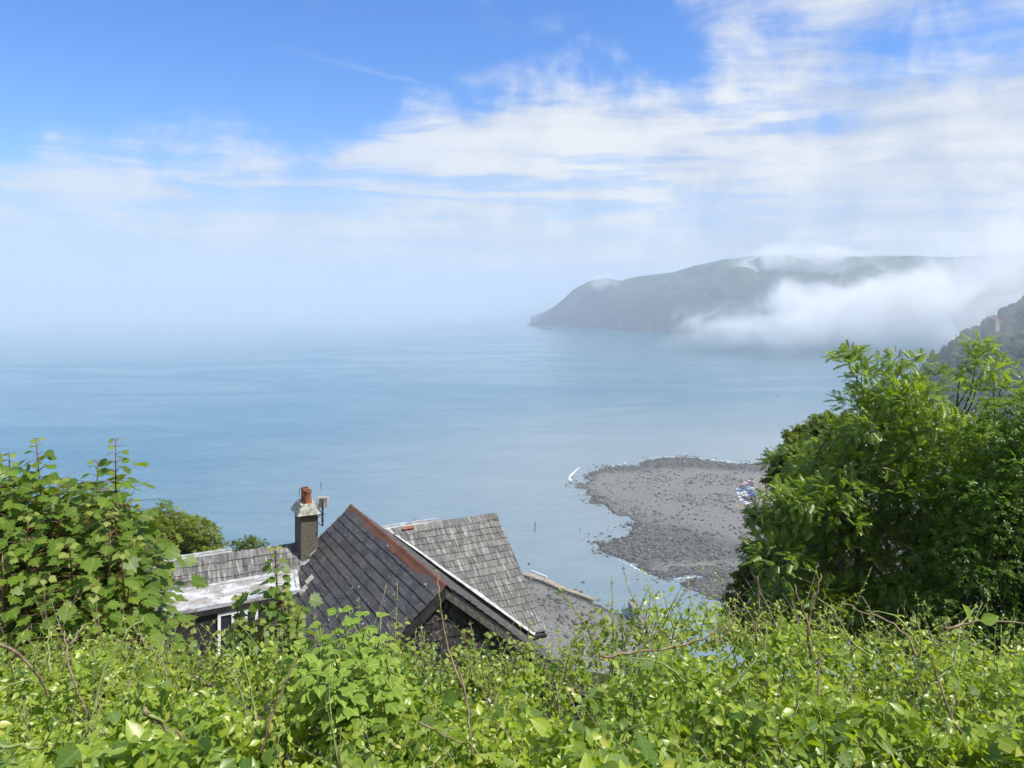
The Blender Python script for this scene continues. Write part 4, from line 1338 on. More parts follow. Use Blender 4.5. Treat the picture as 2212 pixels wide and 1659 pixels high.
M_DEAD = simple('pale_dead_twig', (0.16, 0.14, 0.11), (0.28, 0.25, 0.20), 9.0, .9, .2, .3, .005)
M_TWIG_BROWN = simple('brown_stem', (0.10, 0.070, 0.046), (0.24, 0.18, 0.125), 20.0, .7, .3, .2, .003)
M_TWIG_GREEN = simple('green_stem', (0.13, 0.18, 0.055), (0.25, 0.27, 0.11), 20.0, .6, .3, .2, .003)
M_TWIG_RED = simple('reddish_stem', (0.075, 0.026, 0.018), (0.15, 0.062, 0.035), 20.0, .5, .4, .1, .003)

# ---------------------------------------------------------------- leaf templates: unit length along +y, normal +z
def t_ovate(w=.30, fold=.07, droop=.14, tip=.9):
    ys = [0, .14, .36, .62, .85, 1.0]
    ws = [0.02, .62, 1.0, .80, .34, 0]
    V = []
    for y, k in zip(ys, ws):
        z0 = -droop * y * y
        V += [(-w * k, y, z0 + fold * k), (0, y, z0), (w * k, y, z0 + fold * k)]
    Fc = []
    for i in range(5):
        a = i * 3
        Fc += [(a, a + 1, a + 4, a + 3), (a + 1, a + 2, a + 5, a + 4)]
    return np.array(V), np.array(Fc)
def t_sycamore(fold=.06, droop=.16):
    half = [(0.0, 0.0), (.10, -.03), (.36, -.02), (.30, .10), (.53, .20), (.42, .30), (.60, .52), (.38, .53), (.33, .60), (.27, .80), (.15, .76), (0.0, 1.0)]
    V = []
    def z(x, y): return fold * abs(x) * 1.6 - droop * max(0, y) ** 2 - .10 * abs(x) ** 2
    rim = half + [(-x, y) for x, y in half[-2:0:-1]]
    c = [(0, .28)]
    V = [(x, y, z(x, y)) for x, y in c + rim]
    n = len(rim)
    Fc = [(0, 1 + i, 1 + (i + 1) % n, 1 + (i + 1) % n) for i in range(n)]
    return np.array(V), np.array([f[:3] for f in Fc])
def t_pinnate(pairs=5, ll=.27, lw=.082, droop=.20):
    V, Fc = [], []
    def lf(base, d, L):
        b = len(V)
        d = Vector(d).normalized(); s = Vector((0, 0, 1)).cross(d).normalized()
        base = Vector(base)
        for q in (base, base + d * L * .45 - s * lw + Vector((0, 0, .02)), base + d * L + Vector((0, 0, -.12 * L - .02)), base + d * L * .45 + s * lw + Vector((0, 0, .02))):
            V.append(q[:])
        Fc.append((b, b + 1, b + 2)); Fc.append((b, b + 2, b + 3))
    for i in range(pairs):
        y = .22 + .64 * i / (pairs - 1)
        z = -droop * y * y
        for s in (-1, 1):
            lf((0, y, z), (s * .85, .55, -.25), ll * (1 - .25 * abs(i / (pairs - 1) - .45)))
    lf((0, .9, -droop * .81), (0, 1, -.5), ll * .9)
    b = len(V)
    V += [(-.008, 0, 0), (.008, 0, 0), (.006, .9, -droop * .81), (-.006, .9, -droop * .81)]
    Fc += [(b, b + 1, b + 2), (b, b + 2, b + 3)]
    return np.array(V), np.array(Fc)
def t_sprig(n=6, lw=.22, seed=1):
    r = random.Random(seed)
    V, Fc = [], []
    for i in range(n):
        a = 2 * math.pi * i / n + r.uniform(-.3, .3)
        b = len(V)
        d = Vector((math.cos(a), math.sin(a), r.uniform(-.45, .35))).normalized()
        s = Vector((0, 0, 1)).cross(d).normalized()
        o = Vector((0, 0, r.uniform(-.1, .15)))
        L = r.uniform(.7, 1.0)
        for q in (o, o + d * L * .5 - s * lw * L, o + d * L - Vector((0, 0, .16)), o + d * L * .5 + s * lw * L + Vector((0, 0, .04))):
            V.append(q[:])
        Fc.append((b, b + 1, b + 2)); Fc.append((b, b + 2, b + 3))
    return np.array(V), np.array(Fc)

def frames(dirs, normals):
    d = dirs / np.linalg.norm(dirs, axis=1, keepdims=True)
    s = np.cross(d, normals); s /= np.linalg.norm(s, axis=1, keepdims=True) + 1e-9
    n = np.cross(s, d)
    return np.stack([s, d, n], -1)           # columns x, y, z
def uv_of(T):
    w = np.abs(T[:, 0]).max() * 2 + 1e-9
    return np.stack([T[:, 0] / w + .5, T[:, 1]], 1)
def scatter(name, T, TF, P, M, S, mat, parent=None, kind='stuff', uv=False):
    """all leaves of one mass as one mesh"""
    n = len(P)
    V = np.einsum('nij,vj->nvi', M, T) * S[:, None, None] + P[:, None, :]
    me = bpy.data.meshes.new(name)
    Fc = (TF[None] + (np.arange(n) * len(T))[:, None, None]).reshape(-1, TF.shape[1])
    fast_mesh(me, V.reshape(-1, 3), Fc)
    a = me.attributes.new('rnd', 'FLOAT', 'POINT'); a.data.foreach_set('value', np.repeat(rng.random(n), len(T)))
    if uv:
        l = me.uv_layers.new(name='UVMap')
        l.data.foreach_set('uv', uv_of(T)[np.tile(TF, (n, 1, 1)).reshape(-1)].ravel().astype(np.float32))
    me.materials.append(mat)
    o = link(bpy.data.objects.new(name, me), parent)
    tag(o, kind=kind)
    return o
def leaf_mesh(name, T, TF, mat):
    me = bpy.data.meshes.new(name)
    fast_mesh(me, T, TF)
    l = me.uv_layers.new(name='UVMap')
    l.data.foreach_set('uv', uv_of(T)[TF.reshape(-1)].ravel().astype(np.float32))
    me.materials.append(mat)
    return me
def place_leaves(name, me, P, M, S, parent):
    for p, m_, s in zip(P, M, S):
        o = bpy.data.objects.new(name, me)
        mw = Matrix(m_.tolist()).to_4x4() @ Matrix.Scale(float(s), 4)
        mw.translation = Vector(p.tolist())
        COL.objects.link(o)
        o.parent = parent
        o.matrix_local = mw
def split_leaves(name, T, TF, P, M, S, mat, parent, limit, front=None, uv=True):
    """the `limit` leaves that show largest become parts of their own, the rest one joined part"""
    P, M, S = np.asarray(P), np.asarray(M), np.asarray(S)
    key = S / P[:, 1] if front is None else front
    o_ = np.argsort(-key)
    a, b = o_[:limit], o_[limit:]
    me = leaf_mesh(name, T, TF, mat)
    place_leaves(name, me, P[a], M[a], S[a], parent)
    if len(b):
        scatter('foliage', T, TF, P[b], M[b], S[b], mat, parent, uv=uv)
def thing(name, label, cat, group=None):
    e = empty(name)
    tag(e, label, cat, group)
    return e
def unit(v): return v / (np.linalg.norm(v, axis=-1, keepdims=True) + 1e-9)

# ---------------------------------------------------------------- the hedge
HEDGE_TOP = [(-300, 1392), (0, 1398), (150, 1392), (300, 1388), (420, 1408), (560, 1425), (660, 1405), (740, 1385), (820, 1400), (900, 1408), (1000, 1412), (1100, 1415), (1190, 1412), (1250, 1375),
             (1330, 1338), (1420, 1336), (1520, 1318), (1600, 1328), (1700, 1342), (1800, 1350), (1900, 1356), (2000, 1366), (2100, 1376), (2212, 1366), (2500, 1360)]
def hedge_pt(px, s):
    """point of the hedge surface: s = 0 at its far top edge, 1 at the near bottom"""
    px = np.asarray(px, float)
    yt = 12 * np.sin(px * .021) + 9 * np.sin(px * .047 + 1.3) + 6 * np.sin(px * .11 + 4) + np.interp(px, [p[0] for p in HEDGE_TOP], [p[1] for p in HEDGE_TOP])
    d = 3.9 - 2.1 * np.clip(s, 0, 1.2) ** .8
    y = yt + (1740 - yt) * s
    return (px - CX) / F * d, d, H - (y - HY) / F * d
def smooth(P, wob=0.0, k=4):
    res = []
    n = len(P)
    for i in range(n - 1):
        p0, p1, p2, p3 = P[max(i - 1, 0)], P[i], P[i + 1], P[min(i + 2, n - 1)]
        for j in range(k):
            t = j / k
            res.append(.5 * ((2 * p1) + (p2 - p0) * t + (2 * p0 - 5 * p1 + 4 * p2 - p3) * t * t + (3 * p1 - p0 - 3 * p2 + p3) * t ** 3) + Vector((random.gauss(0, wob), random.gauss(0, wob), random.gauss(0, wob))) * .6)
    res.append(P[-1])
    return res
def build_hedge():
    hd = thing('hedge', 'sunlit tangle of climbing clematis and bramble filling the whole foreground', 'hedge')
    m = leaf_mat('hedge_leaf', (0.056, 0.116, 0.008), (0.280, 0.350, 0.044), (0.60, 0.78, 0.03), .35, .38, .5, .40, (0.96, (0.30, 0.29, 0.06)))
    T, TF = t_ovate(.30, .08, .16)
    # soft lumps: the hedge is not a flat sheet
    N = 52000
    px = rng.uniform(-140, 2360, N); s = rng.beta(1.0, 1.25, N) * 1.12
    x, d, z = hedge_pt(px, s)
    lump = np.array([mnoise.fractal(Vector((a * 2.2, b * 2.2, 4.0)), 1, 2, 3) for a, b in zip(x, d)])
    depth = rng.exponential(.13, N)
    z = z + .20 * lump - depth * 1.1 - .03
    d = d + depth * .35
    keep = z > H - 3.2
    P = np.stack([x, d, z], 1)
    nrm = unit(np.stack([rng.normal(0.15, .75, N), rng.normal(-.30, .75, N), np.full(N, .72)], 1))
    ang = rng.uniform(0, 2 * math.pi, N)
    dr = np.stack([np.cos(ang), np.sin(ang) - .25, rng.normal(-.32, .35, N)], 1)
    dr -= nrm * (dr * nrm).sum(1, keepdims=True)
    M = frames(dr, nrm)
    S = rng.uniform(.017, .041, N) * (1 + .75 * np.clip(s, 0, 1) ** 1.6) * np.where(rng.random(N) < .12, 1.35, 1.0)
    front = S / d * np.exp(-depth / .05) * (np.abs(px - CX) < 1060) * (s < .93)
    kind_ = rng.random(N)
    patch = np.array([mnoise.noise(Vector((a * 1.1, b * 1.1, 9.0))) for a, b in zip(x, d)])
    kd = np.where(kind_ < .12 + .25 * (patch > .15), 1, np.where(kind_ > .95, 2, 0))
    m2 = leaf_mat('hedge_narrow_leaf', (0.045, 0.105, 0.008), (0.185, 0.275, 0.032), (0.36, 0.58, 0.03), .30, .40, .45, .3)
    m3 = leaf_mat('hedge_dark_leaf', (0.035, 0.085, 0.012), (0.10, 0.16, 0.025), (0.28, 0.46, 0.03), .30, .55, .3, .35)
    q = kd == 0
    split_leaves('leaf', T, TF, P[q], M[q], S[q], m, hd, 240, front[q])
    q = kd == 1
    split_leaves('narrow_leaf', *t_ovate(.19, .06, .26), P[q], M[q], S[q] * .95, m2, hd, 40, front[q])
    q = kd == 2
    split_leaves('lobed_leaf', *t_sycamore(.10, .2), P[q], M[q], S[q] * 1.25, m3, hd, 20, front[q])
    # back flank of the hedge, falling away behind its top edge
    N = 7000
    px = rng.uniform(-140, 2360, N)
    x, d, z = hedge_pt(px, np.zeros(N))
    k = rng.random(N)
    P = np.stack([x * (1 + .18 * k), d * (1 + .18 * k), z - .02 - .9 * k ** 1.4 + rng.normal(0, .04, N)], 1)
    nrm = unit(np.stack([rng.normal(.1, .45, N), rng.normal(.25, .45, N), np.full(N, .8)], 1))
    ang = rng.uniform(0, 2 * math.pi, N)
    M = frames(np.stack([np.cos(ang), np.sin(ang), rng.normal(-.3, .3, N)], 1), nrm)
    scatter('foliage', T, TF, P, M, rng.uniform(.02, .046, N), m, hd, uv=True)
    # ---- stems and shoots
    r = random.Random(21)
    shoots = []      # list of (points, radius, material, leafy)
    def px_path(pts, d, rad, mat, leafy=.6):
        P_ = smooth([at(a, b, d + i * 0.03) for i, (a, b) in enumerate(pts)], rad)
        shoots.append((P_, rad, mat, leafy))
    G_, B_ = M_TWIG_GREEN, M_TWIG_BROWN
    # the ones the photo shows plainly
    px_path([(196, 1545), (212, 1490), (236, 1430), (262, 1385), (290, 1350), (312, 1332)], 2.9, .0075, G_, .15)
    px_path([(232, 1610), (185, 1530), (160, 1470), (146, 1410), (139, 1362)], 2.9, .006, B_, .3)
    px_path([(150, 1395), (168, 1370), (182, 1348)], 3.0, .005, B_, .2)
    px_path([(-8, 1388), (30, 1408), (70, 1440), (95, 1475), (110, 1520)], 2.9, .007, B_, .3)
    px_path([(-10, 1500), (25, 1480), (60, 1470), (85, 1475)], 2.8, .005, G_, .2)
    px_path([(112, 1455), (103, 1400), (108, 1360), (120, 1352)], 2.9, .004, G_, .6)
    px_path([(553, 1560), (545, 1500), (530, 1440), (521, 1385)], 3.0, .006, G_, .2)
    px_path([(560, 1640), (590, 1540), (620, 1470), (640, 1420)], 2.7, .006, B_, .2)
    px_path([(-10, 1612), (60, 1614), (85, 1618)], 2.1, .006, G_, .1)
    px_path([(310, 1530), (345, 1565), (390, 1590), (440, 1640)], 2.5, .007, B_, .15)
    px_path([(311, 1532), (352, 1562)], 2.5, .008, G_, .1)
    px_path([(905, 1560), (955, 1590), (1005, 1605)], 2.4, .004, B_, .3)
    px_path([(1054, 1659), (1040, 1590), (1012, 1530), (985, 1450), (965, 1390), (955, 1330), (948, 1270), (945, 1232)], 2.9, .0055, B_, .5)
    px_path([(1020, 1640), (1012, 1560), (1004, 1500), (990, 1440)], 2.6, .005, B_, .4)
    px_path([(1322, 1470), (1326, 1380), (1322, 1300), (1321, 1242)], 3.6, .0045, G_, .8)
    px_path([(1322, 1330), (1308, 1308), (1296, 1290)], 3.6, .003, G_, .8)
    px_path([(1206, 1268), (1240, 1315), (1262, 1345), (1280, 1392)], 3.7, .004, G_, .7)
    px_path([(1289, 1440), (1284, 1400), (1270, 1358), (1240, 1322)], 3.6, .004, B_, .6)
    px_path([(1390, 1400), (1420, 1340), (1410, 1290), (1392, 1268)], 3.6, .004, G_, .9)
    px_path([(1475, 1390), (1455, 1350), (1440, 1310), (1432, 1275)], 3.6, .004, G_, .9)
    px_path([(1540, 1400), (1580, 1350), (1590, 1300), (1600, 1278)], 3.5, .004, B_, .9)
    px_path([(1300, 1420), (1360, 1410), (1440, 1400), (1520, 1380), (1570, 1345), (1575, 1310)], 3.3, .006, B_, .2)
    px_path([(1640, 1420), (1633, 1360), (1640, 1300), (1636, 1245)], 3.5, .0055, B_, .7)
    px_path([(1750, 1420), (1745, 1360), (1762, 1290), (1773, 1240)], 3.3, .006, B_, .15)
    px_path([(1760, 1400), (1738, 1330), (1722, 1285), (1718, 1262)], 3.3, .004, B_, .8)
    px_path([(1880, 1420), (1838, 1380), (1800, 1320), (1768, 1292)], 3.2, .005, G_, .6)
    px_path([(1980, 1420), (1955, 1370), (1905, 1335), (1850, 1318), (1818, 1290)], 3.2, .006, B_, .5)
    px_path([(1990, 1400), (1960, 1360), (1930, 1330), (1868, 1318)], 3.25, .005, G_, .5)
    px_path([(1985, 1440), (1990, 1380), (1978, 1340), (1972, 1320)], 3.2, .004, G_, .8)
    px_path([(2020, 1470), (2060, 1430), (2070, 1370), (2072, 1340)], 3.2, .005, G_, .4)
    px_path([(2040, 1360), (2090, 1345), (2140, 1342), (2230, 1350)], 3.1, .006, B_, .3)
    px_path([(2052, 1372), (2080, 1345), (2096, 1325), (2112, 1310)], 3.1, .0045, G_, .5)
    px_path([(2100, 1640), (2060, 1560), (2030, 1480), (2010, 1420)], 2.5, .006, B_, .3)
    px_path([(1780, 1590), (1770, 1520), (1768, 1470), (1774, 1420)], 2.7, .006, B_, .2)
    px_path([(1560, 1500), (1620, 1440), (1650, 1400), (1656, 1350)], 3.0, .006, G_, .3)
    px_path([(1490, 1480), (1440, 1440), (1400, 1425), (1330, 1420)], 3.0, .005, G_, .3)
    # many more, grown from the hedge surface
    for k in range(760):
        px0 = r.uniform(-80, 2300); s0 = (r.random() ** 1.3 * .85) if k % 5 < 3 else r.uniform(-.01, .10)
        x, d, z = hedge_pt(px0, s0)
        L = (r.uniform(.12, .30) if k % 7 else r.uniform(.28, .46)) * (1 - .4 * s0)
        p = Vector((x, d, z - .10)); v = Vector((r.gauss(0, .5), r.gauss(-.05, .35), 1)).normalized()
        bend = Vector((r.gauss(0, .7), r.gauss(0, .4), -r.uniform(.1, 1.0)))
        pts = [p.copy()]
        n = 7
        for i in range(n):
            v = (v + bend * (.14 * i / n)).normalized()
            p = p + v * (L / n)
            pts.append(p.copy())
        shoots.append((pts, r.uniform(.0014, .0032), r.choice((G_, G_, B_, M_DEAD)), r.uniform(.4, 1.0)))
    PL, DL, NL, SL = [], [], [], []
    for pts, rad, mat, leafy in shoots:
        bm = bmesh.new()
        tube(bm, pts, rad, rad * .45, 5)
        bm_obj('stem', bm, mat, hd, True)
        tot = sum((b - a).length for a, b in zip(pts, pts[1:]))
        n = max(2, int(tot / .035))
        for i in range(n):
            t = (i + .5) / n
            if r.random() > leafy: continue
            f = t * (len(pts) - 1); k = min(int(f), len(pts) - 2); q = pts[k].lerp(pts[k + 1], f - k)
            tan = (pts[k + 1] - pts[k]).normalized()
            side = tan.cross(Vector((r.gauss(0, 1), r.gauss(0, 1), r.gauss(0, 1)))).normalized()
            for sgn in (-1, 1):
                if r.random() < .25: continue
                dd = (side * sgn + tan * .6 + Vector((0, 0, r.gauss(-.1, .3)))).normalized()
                PL.append(q[:]); DL.append(dd[:]); NL.append((r.gauss(.1, .4), r.gauss(-.2, .4), 1)); SL.append(r.uniform(.016, .034) * (1.15 - .6 * t))
    scatter('shoot_leaves', *t_ovate(.30, .10, .2), np.array(PL), frames(np.array(DL), np.array(NL)), np.array(SL), m, hd, uv=True)
    # two big backlit leaves standing up at the right
    me = leaf_mesh('leaf', *t_ovate(.33, .10, .10), m)
    for (px_, py_, dx) in ((2096, 1340, -.35), (2118, 1342, .75)):
        p = at(px_, py_, 3.05)
        d_ = np.array([[dx, -.1, .8 if dx < 0 else .25]]); n_ = np.array([[.5, -.75, .5]])
        place_leaves('leaf', me, np.array([p[:]]), frames(d_, n_), [.075], hd)
build_hedge()

# ---------------------------------------------------------------- bramble / mallow bush before the dark roof
def build_bramble():
    b = thing('bramble_bush', 'light green bramble bush with soft crinkled leaves before the dark slate gable', 'shrub')
    m = leaf_mat('bramble_leaf', (0.10, 0.17, 0.020), (0.20, 0.29, 0.045), (0.40, 0.58, 0.05), .34, .62, .25, .6)
    r = random.Random(8)
    T, TF = t_ovate(.40, .05, .22)
    P, D, N_, S = [], [], [], []
    tops = [(690, 1352), (735, 1318), (760, 1335), (700, 1390), (780, 1352), (808, 1330), (650, 1395), (830, 1380), (740, 1400), (780, 1420), (690, 1450), (830, 1440), (740, 1470)]
    for i, (px, py) in enumerate(tops):
        d = 3.5 - .06 * i
        top = at(px, py, d); base = at(px + r.uniform(-25, 25), 1560, d + .1)
        pts = [base.lerp(top, t) + Vector((.03 * math.sin(3 * t + i), .02 * math.cos(2 * t), 0)) for t in np.linspace(0, 1, 7)]
        bm = bmesh.new(); tube(bm, pts, .006, .0025, 6)
        bm_obj('stem', bm, M_TWIG_GREEN, b, True)
        for k in range(16):
            t = .30 + .70 * (k / 15)
            q = base.lerp(top, t)
            a = k * 2.4 + i
            n = Vector((math.cos(a), math.sin(a) - .3, .15 + .5 * (t > .93)))
            for off in (-.7, 0, .7):
                dv = Matrix.Rotation(off, 3, 'Z') @ n
                st = q + n * (.035 * (1.25 - t) * 2)
                P.append(st[:]); D.append((dv.x, dv.y, dv.z - .35)); N_.append((r.gauss(.1, .25), r.gauss(-.25, .25), 1)); S.append(r.uniform(.045, .075) * (1.30 - .65 * t))
    P, S = np.array(P), np.array(S)
    split_leaves('leaf', T, TF, P, frames(np.array(D), np.array(N_)), S, m, b, 300)
build_bramble()

# ---------------------------------------------------------------- trees with crowns made of leafy clusters
def branch(bm, a, b, r0, r1, wob=.12, n=7, seed=0):
    rr = random.Random(seed)
    L = (b - a).length
    ph = rr.uniform(0, 6)
    pts = [a.lerp(b, t) + Vector((math.sin(ph + 4 * t), math.cos(ph * 1.3 + 3 * t), .6 * math.sin(2 + 5 * t))) * wob * L * .3 * math.sin(math.pi * t) for t in np.linspace(0, 1, n)]
    tube(bm, pts, r0, r1, 6)
    return pts
def cluster_leaves(C, Rad, n, leaf, seed, tipdown=-.25, up=.9, shell=.45, flat=.75, dome=0.0):
    g_ = np.random.default_rng(seed)
    P, D, N_, S = [], [], [], []
    for c, rd in zip(C, Rad):
        k = max(int(n * (rd ** 2)), 44)
        v = unit(g_.normal(size=(k, 3)))
        if dome: v[:, 2] = np.where(g_.random(k) < dome, np.abs(v[:, 2]), v[:, 2])
        rr = (shell + (1 - shell) * g_.random(k)) ** .6
        # lumpy, not round: stretch each direction by a few harmonics
        ph = g_.uniform(0, 6, 6)
        lum = 1 + .22 * np.sin(3 * v[:, 0] + ph[0]) * np.sin(4 * v[:, 1] + ph[1]) + .20 * np.sin(5 * v[:, 2] + ph[2] + 3 * v[:, 0])
        off = v * (rd * rr * lum)[:, None] * np.array([1, 1, flat])
        P.append(np.array(c) + off)
        dd = v + g_.normal(0, .5, (k, 3)); dd[:, 2] += tipdown
        D.append(dd)
        nn = v * .55 + g_.normal(0, .30, (k, 3)); nn[:, 2] += up
        N_.append(nn)
        S.append(leaf * g_.uniform(.7, 1.25, k))
    P, D, N_, S = (np.concatenate(q) for q in (P, D, N_, S))
    return P, frames(D, unit(N_)), S

def poly_clusters(poly, n, d0, d1, r0, r1, seed, mind):
    """cluster centres spread through the part of the place that the outline covers"""
    g_ = random.Random(seed)
    xs = [p[0] for p in poly]; ys = [p[1] for p in poly]
    C, Rr = [], []
    tries = 0
    while len(C) < n and tries < 20000:
        tries += 1
        px, py = g_.uniform(min(xs), max(xs)), g_.uniform(min(ys), max(ys))
        ins = False
        for i in range(len(poly)):
            (ax, ay), (bx, by) = poly[i], poly[(i + 1) % len(poly)]
            if (ay > py) != (by > py) and px < ax + (py - ay) / (by - ay) * (bx - ax): ins = not ins
        if not ins: continue
        d = g_.uniform(d0, d1)
        p = at(px, py, d)
        if any((p - q).length < mind for q in C): continue
        C.append(p); Rr.append(g_.uniform(r0, r1))
    return C, Rr

# ---------------------------------------------------------------- sycamore saplings
def build_sycamores():
    m = leaf_mat('sycamore_leaf', (0.030, 0.072, 0.007), (0.115, 0.178, 0.016), (0.36, 0.54, 0.02), .32, .48, .35, .4)
    my = leaf_mat('young_sycamore_leaf', (0.12, 0.18, 0.03), (0.22, 0.27, 0.06), (0.36, 0.46, 0.06), .38, .5, .3, .4)
    T, TF = t_sycamore()
    r = random.Random(31)
    def sapling(label, stems, dist, seed, size=1.0, group=None):
        tr = thing('sycamore_sapling', label, 'tree', group)
        P, D, N_, S, Y_ = [], [], [], [], []
        for si, (px, py, pxb, dd, rich) in enumerate(stems):
            d = dist + dd
            top = at(px, py, d); base = at(pxb, 1500, d + .1)
            L = (top - base).length
            pts = [base.lerp(top, t) + Vector((.05 * math.sin(2.2 * t + si), .04 * math.sin(3 * t + 2 * si), 0)) * (1 - t) for t in np.linspace(0, 1, 10)]
            bm = bmesh.new(); tube(bm, pts, .013 * size, .0032, 7)
            bm_obj('stem', bm, M_TWIG_RED if si % 2 == 0 else M_TWIG_BROWN, tr, True)
            pet = bmesh.new()
            t = 1.0; node = 0
            while t > .03:
                f = t * (len(pts) - 1); k = min(int(f), len(pts) - 2); q = pts[k].lerp(pts[k + 1], f - k)
                age = (1 - t) * L
                pl_ = (.035 + min(.15, age * .26)) * size * rich
                sz = (.042 + min(.058, age * .15)) * size
                a0 = node * 1.57 + si
                cnt = 2 if node else 4
                if age > .1: cnt = 4
                if age > .28: cnt = 6
                if age > .7: cnt = 8
                for c in range(cnt):
                    a = a0 + c * 2 * math.pi / cnt + r.gauss(0, .25)
                    up = .55 if node == 0 else r.uniform(.0, .55)
                    dv = Vector((math.cos(a), math.sin(a), up)).normalized()
                    reach = pl_ * r.uniform(.7, 1.3) * (1 + (1.5 * r.random() if age > .35 else 0))
                    e = q + dv * reach
                    tube(pet, [q, q.lerp(e, .5) + Vector((0, 0, .01)), e], .0022 * size, .0014 * size, 4)
                    P.append(e[:]); D.append((dv.x, dv.y, -.30 + r.gauss(0, .18))); N_.append((r.gauss(.12, .28), r.gauss(-.22, .28), 1)); S.append(sz * r.uniform(.8, 1.25)); Y_.append(node <= 1)
                t -= (.045 + min(.05, age * .1)) * size / L * 1.05
                node += 1
            bm_obj('petioles', pet, M_TWIG_RED, tr)['kind'] = 'stuff'
        P, D, N_, S, Y_ = map(np.array, (P, D, N_, S, Y_))
        M = frames(D, N_)
        o = ~Y_
        split_leaves('leaf', T, TF, P[o], M[o], S[o], m, tr, 300 - int(min(60, Y_.sum())), S[o] / P[o][:, 1])
        me = leaf_mesh('young_leaf', T, TF, my)
        k = np.where(Y_)[0]
        place_leaves('young_leaf', me, P[k], M[k], S[k], tr)
    #           top px, top py, base px, extra depth, spread
    sapling('dark green sycamore sapling at the very left edge, tall reddish leader against the sea',
            [(78, 952, 105, .0, 1.0), (20, 985, 30, .25, 1.0), (128, 1040, 135, -.2, .9), (-35, 935, -40, -.2, 1.1), (60, 1120, 70, -.45, 1.1), (5, 1200, 10, -.6, 1.1), (150, 1180, 150, -.55, 1.0), (95, 1255, 95, -.75, 1.0), (40, 1060, 50, .5, 1.1), (110, 1130, 110, .6, 1.1), (-10, 1120, 0, .4, 1.1), (170, 1250, 170, .3, 1.1)], 5.5, 1)
    sapling('bushy sycamore sapling with a tall pale-tipped leader, between the left edge and the house',
            [(250, 953, 232, .0, .85), (210, 1000, 215, .2, .9), (280, 1085, 268, .1, .85), (238, 1110, 245, -.3, 1.0), (192, 1090, 190, -.1, .9), (290, 1165, 275, -.15, .5), (262, 1200, 262, -.5, .7), (205, 1270, 215, -.7, .8), (278, 1270, 268, -.5, .5), (225, 1060, 225, .5, 1.0), (265, 1150, 255, .6, 1.0), (190, 1180, 200, .5, 1.1), (280, 1240, 265, .4, .7)], 5.4, 2)
    g2 = np.random.default_rng(77)
    tr2 = bpy.data.objects['sycamore_sapling']
    C, Rr = poly_clusters([(-80, 1060), (60, 1040), (120, 1110), (220, 1080), (290, 1170), (320, 1230), (300, 1330), (340, 1440), (-80, 1440)], 80, 5.5, 6.5, .20, .30, 14, .16)
    P, M, S = cluster_leaves(C, Rr, 520, .095, 23, -.2, .9, .3, .8)
    scatter('foliage', T, TF, P, M, S, m, tr2, uv=True)
    sapling('small sycamore sapling with yellow-green tip standing in front of the flat-roofed dormer',
            [(594, 1185, 590, .0, .62), (626, 1300, 612, -.1, .6), (560, 1310, 570, .05, .6), (510, 1290, 545, .1, .25), (645, 1330, 625, -.2, .6), (590, 1355, 592, -.3, .85), (555, 1345, 560, -.2, .8), (610, 1275, 603, -.05, .8), (520, 1340, 530, -.2, .6), (640, 1370, 630, -.3, .8), (480, 1365, 490, -.1, .5), (405, 1350, 410, .1, .5)], 4.7, 3, .82)
    sapling('low sycamore seedling with bright leaves in front of the slate-hung gable',
            [(858, 1352, 860, .0, .6), (888, 1385, 888, .1, .6), (1010, 1362, 1008, .05, .6), (1060, 1370, 1050, .0, .6), (930, 1395, 930, -.1, .7), (985, 1400, 985, .0, .7), (1105, 1385, 1100, .1, .5), (830, 1400, 835, -.1, .7)], 4.2, 4, .62)
build_sycamores()

